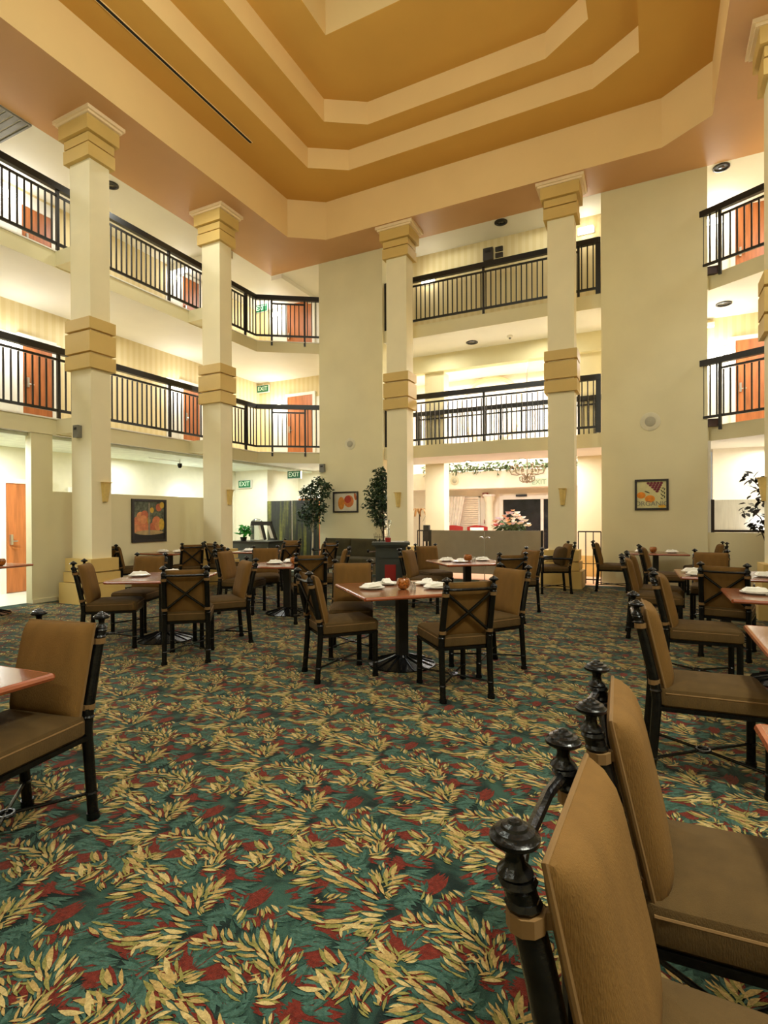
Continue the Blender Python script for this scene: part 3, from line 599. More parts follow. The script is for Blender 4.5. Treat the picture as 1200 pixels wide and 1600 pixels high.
for i in range(5):
    for j in range(5-i): ell(b, -.04+.06*j+.045*i*.9-.02, .235-.042*i, .030, .026, -.0155-.0002*k); k += 1
b.build('grape_bunch', P('print_grape', (112, 38, 52)), t)['kind'] = 'stuff'
b = MB()
for k in range(9): ell(b, .21+.03*math.sin(k*2.1), .13-.026*k, .028, .010, -.0157-.0001*k, 8, 1.1*k)
ell(b, -.08, .055, .055, .012, -.0157, 8, -.4); b.build('leaf_sprig', P('print_dark_leaf', (62, 60, 36)), t)['kind'] = 'stuff'
b = MB(); ell(b, .19, -.235, .07, .035, -.0155); b.build('lemon_slice', P('print_lemon', (222, 170, 50)), t)
o = link('lettering', text_mesh('ORGANIC', .135, .001, P('print_letter_grey', (128, 124, 108)), 'lettering'), t, (0, -.0185, -.185)); o.rotation_euler = (R(90), 0, 0)
# ---------------------------------------------------------------- right-hand window with frosted glass
w = MB().box(1.03, 1.09, 12.46, 12.52, 1.13, 1.78).box(1.09, 2.6, 12.46, 12.52, 1.135, 1.18).build('window_1', mat('dark_window_frame', (44, 28, 18), .4)); w['kind'] = 'structure'
MB().box(1.09, 2.6, 12.48, 12.50, 1.18, 1.77).build('pane', mat('frosted_glass', (244, 242, 232), .5, vary=.10, scale=7, stretch=(6, 6, .4), trans=.6), w)
MB().box(.97, 1.03, 12.42, 12.62, 1.13, 2.94).build('jamb', M_CEIL, w)
# ---------------------------------------------------------------- lobby
sp = thing('screen_panel', 'wide taupe screen panel between black posts before the lobby', 'screen', (-3.55, 12.42, 0))
MB().box(-1.31, 1.31, -.02, .02, .12, 1.14).build('panel', M_PANEL, sp)
for s in (-1, 1): MB().cbox(s*1.335, 0, .57, .05, .05, 1.16).build('post', M_BLACK, sp)
lr = thing('lobby_railing', 'thin black railing between the columns at the lobby floor', 'railing', (-3.55, 12.42, 0))
for a, b2 in ((-1.68, -1.38), (1.38, 1.62), (2.10, 2.56)):
    MB().beam((a, 0, 1.13), (b2, 0, 1.13), .03, .03).build('top_rail', M_BLACK, lr); MB().beam((a, 0, .10), (b2, 0, .10), .025, .025).build('bottom_rail', M_BLACK, lr)
    n = max(1, round((b2-a)/.16))
    for k in range(n+1): MB().cbox(a+(b2-a)*k/n, 0, .57, .02, .02, 1.12).build('bar', M_BLACK, lr)
t = thing('intercom_post', 'dark box on a slim post left of the screen panel', 'post', (-5.12, 12.75, 0))
MB().cbox(0, 0, .45, .045, .045, .9).build('pole', M_IRON, t); MB().box(-.075, .075, -.05, .05, .85, 1.26).build('box', mat('dark_grey_box', (54, 50, 46), .5), t); MB().lathe([(.13, 0), (.13, .02), (.03, .04)], 14).build('foot', M_IRON, t, True)
t = thing('floor_stand', 'slim silver stand with scrolled arms before the taupe screen', 'stand', (-3.42, 12.02, 0))
MB().tube([(0, 0, 0), (0, 0, 1.12)], .011).build('pole', M_STEEL, t)
for s in (-1, 1): MB().tube([(0, 0, .95), (s*.05, 0, 1.0), (s*.10, 0, 1.0), (s*.12, 0, .98)], .008, 6).build('arm', M_STEEL, t)
MB().lathe([(.12, 0), (.12, .012), (.02, .03)], 14).build('foot', M_STEEL, t, True)
d = MB().box(-4.12, -4.02, 16.12, 16.25, 0, 2.16).box(-2.2, -2.1, 16.12, 16.25, 0, 2.16).box(-4.02, -2.2, 16.10, 16.25, 1.98, 2.16).box(-2.92, -2.84, 16.14, 16.25, 0, 1.98).build('door_90', M_ALU); d['kind'] = 'structure'
MB().box(-4.02, -2.92, 16.20, 16.22, 0, 1.98).build('pane', M_DARKWIN, d); MB().box(-2.84, -2.2, 16.20, 16.22, 0, 1.98).build('pane', M_DARKWIN, d)
MB().box(-3.62, -3.30, 16.05, 16.10, 2.06, 2.12).build('sensor', M_BLACK, d)
w = MB().box(-5.95, -5.9, 16.19, 16.25, .6, 2.1).box(-4.8, -4.75, 16.19, 16.25, .6, 2.1).box(-5.95, -4.75, 16.19, 16.25, 2.06, 2.1).build('window_2', M_ALU); w['kind'] = 'structure'
for k in range(22): MB().box(-5.9, -4.8, 16.20, 16.23, .62+k*.066, .675+k*.066).build('slat', mat('louvre_cream', (240, 222, 196), .6), w)
t = thing('curtain', 'sheer white curtain tied back at the lobby window', 'curtain', (-5.55, 16.1, 0))
MB().grid(lambda u, v: (-.35+.7*u*(1-.45*max(0, 1-v)), .03*math.sin(u*44), .3+1.8*v), 44, 6).build('cloth', mat('sheer_white', (246, 236, 220), .8), t, True); MB().tube([(-.4, .02, 2.12), (.42, .02, 2.12)], .012).build('rod', M_ALU, t)
t = thing('drape_column', 'round cream drape column beside the lobby entrance', 'drape', (-4.42, 16.05, 0))
MB().lathe([(.14, 0), (.13, 1.0), (.12, 1.9), (.16, 2.0), (.17, 2.08)], 18).build('drape', M_GWALL, t, True); MB().lathe([(.19, 2.08), (.19, 2.14)], 18).build('cap', M_CEIL, t)
def leaves_mesh(mb, c, n, rad, size, rng, flat=.6):
    for _ in range(n):
        d = Vector((rng.gauss(0, 1), rng.gauss(0, 1), rng.gauss(0, 1))); d.normalize(); p = Vector(c)+Vector((d.x*rad[0], d.y*rad[1], d.z*rad[2]))*rng.random()**.5
        a = Vector((rng.uniform(-1, 1), rng.uniform(-1, 1), rng.uniform(-1, .3))).normalized(); b = a.orthogonal().normalized(); b = (b*math.cos(rng.uniform(0, 6))+a.cross(b)*math.sin(rng.uniform(0, 6))).normalized()
        L = size*rng.uniform(.7, 1.2); w = L*.22; nrm = a.cross(b)*L*.06
        mb.add([p, p+a*L*.35+b*w+nrm, p+a*L, p+a*L*.35-b*w+nrm], [(0, 1, 2, 3)])
rng = random.Random(5)
g = MB()
for k in range(60): leaves_mesh(g, (-2.7+5.4*k/59, .03*math.sin(k)-.04, .12+.06*math.sin(k*1.7)), 16, (.16, .12, .16), .14, rng)
t = thing('garland', 'green leafy garland lying along the lobby bulkhead', 'garland', (-3.55, 15.5, 2.80)); o = g.build('foliage', mat('garland_leaf', (104, 124, 84), .6, vary=.5, scale=5), t); o['kind'] = 'stuff'
MB().tube([(-2.7+.3*k, .0, .06+.02*math.sin(k*2)) for k in range(19)], .02, 6).build('vine', M_BARK2, t)
t = thing('chandelier', 'tan wrought iron scroll chandelier hanging in the lobby', 'chandelier', (-3.02, 14.75, 2.42))
ms = mat('tan_iron', (142, 122, 94), .5, metal=.3)
MB().tube([(0, 0, 0), (0, 0, 3.3)], .012).build('stem', ms, t); MB().lathe([(0, -.06), (.035, -.03), (.02, .03), (.03, .1), (.015, .2)], 10).build('finial', ms, t, True)
for k in range(6):
    a = k*math.pi/3; ca, sa = math.cos(a), math.sin(a)
    pts = [(.02, .02), (.10, -.03), (.19, .02), (.20, .11), (.13, .13), (.11, .07), (.15, .05)]
    MB().tube([(r*ca, r*sa, z) for r, z in pts], .016, 6).build('scroll_arm', ms, t)
    pts = [(.02, .10), (.13, .20), (.27, .17), (.42, .20), (.47, .31), (.40, .40), (.31, .36), (.33, .28), (.39, .29)]
    MB().tube([(r*ca, r*sa, z) for r, z in pts], .016, 6).build('scroll_arm', ms, t)
    MB().lathe([(.035, 0), (.045, .02), (.02, .04), (0, .04)], 8, (.40*ca, .40*sa, .40)).build('candle_cup', ms, t, True)
t = thing('flower_table', 'round lobby table hidden behind the taupe screen, carrying flowers', 'table', (-3.2, 13.6, 0)); MB().lathe([(.45, .80), (.45, .84), (0, .84)], 24).build('top', M_TOP, t); MB().lathe([(.25, 0), (.06, .1), (.06, .8)], 14).build('leg', M_TOP, t, True)
t = thing('flower_arrangement', 'large mixed bouquet of pink, white and peach flowers on the lobby table', 'flowers', (-3.2, 13.6, .84))
MB().lathe([(.08, 0), (.12, .1), (.10, .22), (.12, .26)], 16).build('vase', M_WHITE, t, True)
g = MB(); leaves_mesh(g, (0, 0, .40), 190, (.40, .32, .2), .15, rng); o = g.build('greenery', mat('bouquet_leaf', (70, 96, 54), .6, vary=.4), t); o['kind'] = 'stuff'
FC = [(240, 222, 206), (232, 176, 170), (240, 238, 230), (228, 178, 132), (214, 90, 96), (222, 206, 224), (244, 236, 214)]
for k in range(60):
    a = rng.uniform(0, 6.28); rr = .46*rng.random()**.5; h = .34+.46*(1-(rr/.5)**2)*rng.uniform(.75, 1); c = FC[k % 7] if k % 7 != 4 or k % 3 == 0 else FC[2]; s = rng.uniform(.05, .08)
    MB().lathe([(0, -s*.4), (s*.7, -s*.1), (s, s*.35), (s*.55, s*.3), (0, s*.15)], 7, (rr*math.cos(a), rr*math.sin(a), h)).build('flower', mat('petal_%d%d%d' % c, c, .7, vary=.15, scale=20), t)
for x, y, lb in ((-2.95, 13.85, 'brighter lobby ceiling light above the chandelier'), (-4.35, 13.75, 'dim square lobby ceiling light left of the chandelier')):
    t = thing('ceiling_lamp', lb, 'ceiling light', (x, y, F2-TH)); MB().lathe([(.10, 0), (.10, -.02), (.07, -.024)], 18).build('ring', M_ALU, t, True); MB().lathe([(.07, -.004), (.05, -.03), (0, -.035)], 16).build('bulb', M_LAMP, t, True)
for i, (x, lb) in enumerate(((-5.35, 'low red lobby chair peeping over the screen, left'), (-4.6, 'low red lobby chair with striped cushion peeping over the screen, right'))):
    t = thing('lobby_chair', lb, 'chair', (x, 15.3, 0), R(10)); MB().box(-.3, .3, -.3, .3, .35, .48).build('seat', M_RED, t); MB().grid(lambda u, v: (-.3+.6*u, .28-.05*math.sin(u*3.14), .45+.72*v+.05*math.sin(u*3.14)), 8, 3).build('backrest', M_RED, t, True)
    for sx in (-1, 1):
        for sy in (-1, 1): MB().tube([(sx*.27, sy*.27, 0), (sx*.27, sy*.27, .36)], .02, 6).build('leg', M_RED, t)
    if i: MB().pillow(Matrix.Translation((0, .18, .98)), .4, .34, .12).build('cushion', mat('striped_cushion', (236, 216, 198), .8, vary=.2, scale=30, stretch=(5, 1, 1)), t, True)
def palm(label, x, y, h, n, m, L):
    t = thing('potted_palm', label, 'plant', (x, y, 0)); MB().lathe([(.12, 0), (.17, .3), (.18, .34), (.15, .34)], 14).build('pot', M_BAND, t, True); MB().tube([(0, 0, .3), (.01, 0, h-.2)], .02, 6).build('stem', M_BARK2, t)
    for k in range(n):
        a = k*2.4; b = MB(); pts = []
        for s in range(6): q = s/5; pts.append(Vector((math.cos(a)*L*q, math.sin(a)*L*q, h-.2+L*(.9*q-1.15*q*q)+.12*math.sin(q*3))))
        for s in range(5):
            sd = Vector((-math.sin(a), math.cos(a), 0))*.03*(1-abs(s/5-.4)); b.add([pts[s]-sd, pts[s]+sd, pts[s+1]+sd*.8, pts[s+1]-sd*.8], [(0, 1, 2, 3)])
        b.build('frond', m, t)
palm('green palm against the lobby curtain', -5.85, 15.35, 1.62, 14, mat('palm_green', (96, 116, 70), .6, vary=.3), .42)
palm('dried tan plant left of the lobby column', -6.1, 14.6, 1.75, 10, mat('dry_leaf', (176, 130, 70), .7, vary=.3), .34)
palm('dark leafed plant seen in the gap right of the armchair column', -.62, 15.1, 1.6, 16, mat('dark_green_leaf', (52, 66, 48), .6, vary=.3), .5)
# ---------------------------------------------------------------- ficus trees
def ficus(label, x, y, h, clumps, m, bark, size, n, seed, separate=False, lean=0):
    rg = random.Random(seed); t = thing('ficus_tree', label, 'tree', (x, y, 0))
    MB().lathe([(.14, 0), (.19, .32), (.20, .36), (.17, .36), (.16, .30), (0, .30)], 18).build('pot', mat('dark_pot', (60, 44, 30), .6), t, True)
    MB().tube([(0, 0, .3), (.02, .01, h*.4), (-.01+lean*.5, 0, h*.7), (lean, .02, h)], [.026, .024, .02, .01], 8).build('trunk', bark, t, True)
    f = MB(); meL = None
    for (cx, cz, r) in clumps:
        z0 = max(.5, min(h, cz-.35)); MB().tube([(lean*z0/h, 0, z0), (cx*.5, rg.uniform(-.08, .08), (z0+cz)/2+.05), (cx, rg.uniform(-.1, .1), cz)], [.012, .009, .005], 6).build('branch', bark, t)
        if separate:
            for _ in range(int(n*r)):
                d = Vector((rg.gauss(0, 1), rg.gauss(0, .6), rg.gauss(0, 1))); d.normalize(); p = Vector((cx, 0, cz))+d*r*rg.random()**.5
                if meL is None: meL = MB().add([(0, 0, 0), (.35, .2, .04), (.7, .16, .03), (1, 0, -.06), (.7, -.16, .03), (.35, -.2, .04), (.5, 0, 0)], [(0, 6, 1), (1, 6, 2), (2, 6, 3), (3, 6, 4), (4, 6, 5), (5, 6, 0)]).mesh('leaf', m)
                o = link('leaf', meL, t, p); s = size*rg.uniform(.8, 1.25); o.scale = (s, s, s); o.rotation_euler = (rg.uniform(-.8, .8), rg.uniform(.1, .9), rg.uniform(0, 6.28))
        else: leaves_mesh(f, (cx, 0, cz), int(n*r), (r, r*.7, r), size, rg)
    if not separate: o = f.build('foliage', m, t); o['kind'] = 'stuff'
    return t
ficus('bushy potted ficus with a pale trunk in front of the forest mural', -8.05, 11.95, 2.35, [(-.22, 2.12, .20), (.05, 2.25, .22), (.20, 2.40, .18), (.42, 2.14, .20), (.15, 2.0, .26), (-.05, 1.8, .28), (.1, 1.6, .26), (-.25, 1.55, .22), (.0, 1.35, .24), (.28, 1.75, .2), (.46, 2.30, .10)], M_LEAF, M_BARK, .11, 640, 21, lean=.1)
ficus('tall potted ficus beside the column with the sconce', -5.98, 11.98, 2.6, [(-.05, 2.55, .20), (-.15, 2.3, .24), (.05, 2.2, .22), (-.25, 2.05, .26), (0, 1.95, .26), (-.30, 1.75, .24), (-.05, 1.65, .28), (.12, 1.75, .2), (-.12, 1.4, .22), (.05, 1.35, .18), (.12, 2.4, .14)], M_LEAF, M_BARK2, .11, 640, 22)
ficus('dark leafed potted tree at the right edge before the frosted window', 1.62, 10.3, 2.1, [(-.18, 2.02, .20), (-.05, 1.85, .2), (.05, 1.6, .22), (-.22, 1.55, .16), (.0, 1.3, .24), (-.15, 1.3, .14), (.2, 2.1, .2), (.25, 1.7, .2)], M_DLEAF, M_BARK2, .135, 120, 23, True)
# ---------------------------------------------------------------- mural screen, buffet, podium, settee
def forest():
    m, nt, b = _nodes('forest_mural_print'); N = nt.nodes; Lk = nt.links
    tc = N.new('ShaderNodeTexCoord'); mp = N.new('ShaderNodeMapping'); mp.inputs['Scale'].default_value = (7, 7, .7); Lk.new(tc.outputs['Object'], mp.inputs['Vector'])
    n1 = N.new('ShaderNodeTexNoise'); n1.inputs['Scale'].default_value = 1.0; n1.inputs['Detail'].default_value = 3; Lk.new(mp.outputs['Vector'], n1.inputs['Vector'])
    n2 = N.new('ShaderNodeTexNoise'); n2.inputs['Scale'].default_value = 14; n2.inputs['Detail'].default_value = 5; Lk.new(tc.outputs['Object'], n2.inputs['Vector'])
    r = N.new('ShaderNodeValToRGB'); e = r.color_ramp.elements; e[0].position = .36; e[0].color = (*lin((16, 18, 16)), 1); e[1].position = .72; e[1].color = (*lin((112, 110, 34)), 1)
    k = e.new(.5); k.color = (*lin((34, 40, 18)), 1); Lk.new(n1.outputs['Fac'], r.inputs['Fac'])
    mx = N.new('ShaderNodeMix'); mx.data_type = 'RGBA'; mx.blend_type = 'OVERLAY'; mx.inputs[0].default_value = .8; Lk.new(r.outputs['Color'], mx.inputs[6]); Lk.new(n2.outputs['Fac'], mx.inputs[7]); Lk.new(mx.outputs[2], b.inputs['Base Color'])
    b.inputs['Roughness'].default_value = .5; return m
t = thing('mural_screen', 'tall folding screen printed with a dark forest beside the ficus', 'screen', (-9.15, 12.58, 0)); mf = forest()
for a, b2 in ((-.86, -.02), (.02, .90)): MB().box(a, b2, -.02, .02, .02, 1.95).build('panel', mf, t)
MB().box(-.88, .92, -.03, .03, 0, .03).build('foot_rail', M_BLACK, t)
t = thing('buffet_counter', 'dark buffet counter in front of the ivory wall', 'counter', (-9.15, 11.1, 0)); MB().box(-.7, .6, -.35, .35, 0, .82).build('body', M_PODIUM, t); MB().box(-.74, .64, -.38, .38, .82, .87).build('worktop', M_BLACK, t)
t = thing('display_board', 'black slanted display frame holding white menu sheets on the buffet', 'display', (-8.85, 11.0, .902))
MB().beam((-.42, 0, .42), (.22, 0, .42), .06, .10).build('top_bar', M_BLACK, t)
for x0, x1 in ((.20, .36), (-.10, .02)): MB().beam((x0, 0, .40), (x1, 0, 0), .05, .06).build('slanted_bar', M_BLACK, t)
for x0 in (-.22, .06): MB().add([(x0, .01, .36), (x0+.14, .01, .36), (x0+.26, .01, .04), (x0+.12, .01, .04)], [(0, 1, 2, 3)]).build('menu_sheet', M_WHITE, t)
t = thing('potted_herb', 'bright green leafy plant on the buffet counter', 'plant', (-9.48, 10.93, .872)); MB().lathe([(.07, 0), (.09, .1), (.08, .1)], 12).build('pot', M_BLACK, t, True)
g = MB(); leaves_mesh(g, (.04, 0, .28), 130, (.22, .14, .13), .13, rng); o = g.build('foliage', mat('bright_green_leaf', (40, 150, 30), .5, vary=.4), t); o['kind'] = 'stuff'
t = thing('glass_cloche', 'clear glass dome on the buffet counter', 'glass dome', (-9.38, 11.33, .872)); MB().lathe([(.17, 0), (.17, .40), (.15, .50), (.08, .56), (0, .58)], 18).build('dome', M_GLASS, t, True); MB().lathe([(.19, 0), (.19, .015), (0, .015)], 18).build('plate', M_WHITE, t)
t = thing('podium', 'grey green podium with a red square beside the ficus column', 'podium', (-3.92, 8.15, 0), R(26))
MB().box(-.25, .25, -.21, .21, 0, .98).build('body', M_PODIUM, t); MB().prism([(-.31, -.27), (.31, -.27), (.31, .27), (-.31, .27)], 1.0, 1.045).box(-.28, .28, -.24, .24, .97, 1.0).build('top', M_PODIUM, t)
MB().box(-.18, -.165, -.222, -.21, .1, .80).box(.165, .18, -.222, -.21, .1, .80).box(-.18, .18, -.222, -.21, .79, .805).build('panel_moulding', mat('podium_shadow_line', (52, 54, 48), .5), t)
MB().box(-.10, .08, -.220, -.21, .42, .68).build('red_square', M_RED, t)
t = thing('wire_basket', 'small wire rack on the podium top', 'rack', (-4.08, 8.10, 1.045), R(26))
for k in range(8): MB().tube([(-.10+.028*k, -.05, 0), (-.11+.031*k, -.07, .14+.02*math.sin(k*2))], .003, 5).build('wire', M_IRON, t)
for z in (.02, .08): MB().tube([(-.11, -.06, z), (.11, -.06, z), (.11, .06, z), (-.11, .06, z), (-.11, -.06, z)], .003, 5).build('hoop', M_IRON, t)
t = thing('red_glass', 'red glass jar with a glass chimney on the podium', 'jar', (-3.92, 8.05, 1.045)); MB().lathe([(.045, 0), (.05, .07), (.03, .075)], 14).build('jar', M_RED, t, True); MB().lathe([(.028, .075), (.028, .26), (.055, .30), (.055, .36), (.03, .37)], 14).build('chimney', M_GLASS, t, True)
tag(MB().box(-.14, .14, -.10, .10, 0, .008).build('paper_stack', M_WHITE, None, loc=(-3.85, 8.2, 1.046), rz=R(26)), 'white papers lying on the podium top', 'papers')
st = thing('settee', 'dark olive settee with two back cushions against the cream wall', 'settee', (-7.0, 11.92, 0))
MB().rbox(-.77, .77, -.34, .30, .30, .46, .06, .02).build('seat', M_SETTEE, st, True)
for s in (-1, 1):
    MB().pillow(Matrix.Translation((s*.375, .26, .66)), .75, .52, .16, p=5).build('back_cushion', M_SETTEE, st, True)
    MB().tube([(s*.80, -.30, .62), (s*.80, .20, .62), (s*.80, .34, .92)], .022, 8).build('arm', M_IRON, st, True)
    MB().lathe([(.02, 0), (.035, .02), (.025, .05), (0, .06)], 10, (s*.80, -.30, .63)).build('finial', M_IRON, st, True)
    for y in (-.30, .32): MB().tube([(s*.74, y, 0), (s*.74, y, .32)], .022, 8).build('leg', M_IRON, st)
MB().box(-.78, .78, -.34, .36, .26, .30).build('frame', M_IRON, st)
# ---------------------------------------------------------------- dining chairs
def make_chair(arms=False):
    t = thing('dining_chair' if not arms else 'armchair', '-', 'chair')
    def post(s):
        m = MB().tube([(s*.205, -.275, .0), (s*.205, -.272, .035)], .030, 10)
        m.tube([(s*.205, -.272, .03), (s*.205, -.250, .30), (s*.203, -.240, .44), (s*.203, -.250, .53), (s*.200, -.300, .76), (s*.198, -.338, .905)], [.024, .025, .026, .026, .025, .024], 10)
        for z, y, r in ((.13, -.263, .030), (.50, -.246, .031), (.865, -.327, .029), (.895, -.335, .030)): m.lathe([(r*.85, -.008), (r, 0), (r*.85, .008)], 10, (s*.2035 if z < .6 else s*.199, y, z))
        return m
    def finial():
        return MB().lathe([(.025, .0), (.028, .005), (.025, .010), (.016, .018), (.013, .032), (.016, .043), (.030, .047), (.038, .053), (.038, .059), (.032, .063), (.030, .068), (.021, .071), (.019, .075), (.011, .078), (.009, .082), (0, .084)], 20)
    mf = finial().mesh('finial', M_IRON, True)
    for s in (-1, 1):
        p = post(s).build('rear_post', M_IRON, t, True); link('finial', mf, p, (s*.198, -.340, .902))
        f = MB().tube([(s*.205, .275, 0), (s*.205, .275, .03)], .029, 10).tube([(s*.205, .275, .03), (s*.205, .275, .41)], .024, 10).lathe([(.025, -.008), (.030, 0), (.025, .008)], 10, (s*.205, .275, .13))
        f.build('front_leg', M_IRON, t, True)
    MB().tube([(-.198, -.338, .888), (-.1, -.352, .886), (.1, -.352, .886), (.198, -.338, .888)], .012, 8).build('top_rail', M_IRON, t, True)
    for s in (-1, 1):
        MB().tube([(-s*.198, -.322, .865), (0, -.298, .70), (s*.203, -.256, .535)], .0125, 8).build('cross_brace', M_IRON, t, True)
        MB().tube([(-s*.205, -.262, .13), (0, .006, .135), (s*.205, .275, .13)], .0085, 8).build('stretcher', M_IRON, t, True)
    MB().lathe([(.0, -.012), (.018, -.006), (.018, .006), (0, .012)], 10, (0, -.298, .70), Matrix.Rotation(R(90), 4, 'X').to_quaternion()).build('brace_boss', M_IRON, t, True)
    MB().torus((0, .006, .135), .034, .009).build('stretcher_ring', M_IRON, t, True)
    MB().box(-.215, .215, -.235, -.205, .395, .42).box(-.215, .215, .265, .295, .395, .42).box(-.225, -.216, -.235, .295, .396, .419).box(.216, .225, -.235, .295, .396, .419).build('seat_frame', M_IRON, t)
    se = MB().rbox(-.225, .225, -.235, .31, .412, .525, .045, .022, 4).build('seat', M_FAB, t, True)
    MB().tube([(-.222, .265, .492), (-.222, -.20, .492)], .005, 6).tube([(.222, .265, .492), (.222, -.20, .492)], .005, 6).tube([(-.19, .308, .492), (.19, .308, .492)], .005, 6).tube([(-.19, -.233, .492), (.19, -.233, .492)], .005, 6).build('piping', M_PIPE, se)
    ang = math.atan2(.095, .42); M = Matrix.Translation((0, -.245, .715))@Matrix.Rotation(-ang*-1, 4, 'X')
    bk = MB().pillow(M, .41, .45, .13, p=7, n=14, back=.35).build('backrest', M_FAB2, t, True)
    sq = [(-.205, -.225), (.205, -.225), (.205, .225), (-.205, .225), (-.205, -.225)]
    MB().tube([M@Vector((a, 0, b)) for a, b in sq], .0055, 6).build('piping', M_PIPE, bk)
    for s in (-1, 1):
        for z, y in ((.845, -.322), (.545, -.254)):
            MB().tube([(s*.200, y, z-.013), (s*.200, y-.001, z+.013)], .0300, 10).beam((s*.195, y+.02, z), (s*.16, y+.075, z), .012, .026).build('strap', M_PIPE, bk)
    if arms:
        for s in (-1, 1):
            MB().tube([(s*.235, -.27, .66), (s*.245, -.1, .67), (s*.245, .24, .665), (s*.245, .28, .65)], .020, 8).build('arm', M_IRON, t, True)
            MB().tube([(s*.240, .265, .40), (s*.245, .265, .66)], .018, 8).lathe([(.024, 0), (.034, .02), (.028, .035), (0, .045)], 10, (s*.245, .265, .668)).build('arm_post', M_IRON, t, True)
        MB().pillow(Matrix.Translation((0, -.13, .70))@Matrix.Rotation(R(10), 4, 'X'), .40, .36, .24, p=3).build('loose_cushion', M_FAB, t, True)
    return t
CH0 = make_chair(); used = [False]
def chair(x, y, deg, label, group=None, src=CH0):
    o = src if not used[0] else copy_tree(src)
    used[0] = True
    o.location = (x, y, 0); o.rotation_euler = (0, 0, R(deg-90)); o['label'] = label
    if group: o['group'] = group
    return o
G = 'iron and brown fabric dining chairs'
CH = [
 (-4.32, 4.14, 130, 'dining chair seen from behind, crossed iron bars on its back, before the left square table'),
 (-5.54, 4.16, 40, 'dining chair in profile facing right, left of the left square table, before the banded column'),
 (-4.50, 4.82, -124, 'dining chair facing left with a lit tan cushion, right of the left square table'),
 (-6.02, 4.92, -66, 'dining chair on the far side of the left square table, facing the camera'),
 (-8.33, 7.95, 152, 'small far dining chair with crossed back under the basket picture'),
 (-8.98, 7.10, 80, 'far dining chair mostly hidden behind the nearest left column'),
 (-5.66, 6.48, 14, 'dining chair facing right, on the left of the round table'),
 (-5.74, 7.15, -52, 'dining chair facing the camera on the far side of the round table'),
 (-4.36, 6.38, 130, 'dining chair with crossed back on the right of the round table'),
 (-8.02, 8.66, 75, 'dark dining chair farthest left, before the second column base'),
 (-7.00, 7.86, 62, 'dark dining chair in front of the far table by the second column'),
 (-7.42, 9.95, -82, 'far dining chair facing the camera beside the black display frame'),
 (-6.82, 8.98, 168, 'far dining chair with crossed back in front of the forest mural, left of its pair'),
 (-6.22, 9.48, 172, 'far dining chair with crossed back in front of the forest mural, right of its pair'),
 (-4.72, 7.48, -150, 'light tan dining chair facing left in front of the dark settee'),
 (-2.60, 4.30, 50, 'dining chair on the left of the middle square table, facing it in profile'),
 (-2.88, 5.02, -62, 'dining chair behind the left corner of the middle square table, facing the camera'),
 (-1.49, 4.30, 132, 'dining chair with crossed iron back turned to the camera at the middle square table'),
 (-1.42, 5.08, -124, 'dining chair facing left on the right side of the middle square table'),
 (-3.16, 7.78, 2, 'dining chair with crossed back between the podium and the table by the screen'),
 (-3.42, 8.85, -42, 'dark dining chair facing the camera before the left end of the taupe screen'),
 (-1.90, 7.44, 134, 'dining chair with its back to the camera at the table by the taupe screen'),
 (-1.88, 8.32, -132, 'dining chair facing left behind its neighbour at the table by the taupe screen'),
 (-.72, 11.45, 3, 'far dining chair in profile against the right cream wall, left of the small wall table'),
 (.84, 11.60, 184, 'far dining chair facing left at the right end of the small wall table'),
 (.14, 9.95, 4, 'dining chair facing right in front of the small wall table'),
 (.00, 7.26, 3, 'nearer of two side by side dining chairs facing right before the far right table'),
 (.03, 7.95, 3, 'farther of two side by side dining chairs facing right before the far right table'),
 (.70, 6.66, 78, 'dining chair with crossed back turned to the camera at the far right table'),
 (.70, 8.55, -96, 'dining chair on the far side of the far right table, facing the camera'),
 (.34, 5.32, 2, 'dining chair facing right with its whole seat showing, third from the camera on the right'),
 (.245, 3.50, 4, 'dining chair facing right, seat running off the right edge, second row on the right'),
 (.16, 1.00, -2, 'closest dining chair in the lower right corner, big tan cushion and shiny finials'),
 (.19, 1.66, 3, 'second closest dining chair at the lower right, behind the closest one'),
 (-2.57, 1.40, -80, 'large dining chair on the left edge, cushion facing the camera above a table corner'),
 (-3.34, 1.30, -82, 'dining chair cut off by the left edge, only one iron post showing'),
]
for x, y, d, lb in CH: chair(x, y, d, lb, G)
AC = make_chair(True); AC['label'] = 'iron armchair with a plump cushion facing left beside the back column'; AC.location = (-1.70, 10.72, 0); AC.rotation_euler = (0, 0, R(205-90))
# ---------------------------------------------------------------- tables and what stands on them
def make_table(w, d, rnd=False, square_post=True):
    t = thing('dining_table', '-', 'table')
    if rnd:
        MB().lathe([(w/2, .722), (w/2, .75), (0, .75)], 40).build('table_top', M_TOP, t, True); MB().torus((0, 0, .736), w/2, .016, 40, 8).build('edge_band', M_EDGE, t, True)
    else:
        MB().box(-w/2, w/2, -d/2, d/2, .722, .751).build('table_top', M_TOP, t)
        e = MB(); a, b = w/2, d/2
        for p, q in (((-a, -b), (a, -b)), ((a, -b), (a, b)), ((a, b), (-a, b)), ((-a, b), (-a, -b))): e.tube([(*p, .735), (*q, .735)], .017, 8)
        e.build('edge_band', M_EDGE, t, True)
    MB().cbox(0, 0, .38, .10, .10, .68).build('pedestal', M_BLACK, t)
    MB().box(-.2, .2, -.2, .2, .705, .722).build('top_plate', M_BLACK, t)
    MB().lathe([(.33, 0), (.33, .014), (.20, .05), (.08, .085), (.07, .10)], 28).build('base', M_IRON, t, True)
    for k in range(16):
        a = k*math.pi/8; MB().tube([(.32*math.cos(a), .32*math.sin(a), .018), (.19*math.cos(a), .19*math.sin(a), .056), (.07*math.cos(a), .07*math.sin(a), .095)], .008, 6).build('base_rib', M_IRON, t, True)
    return t
TB = {}
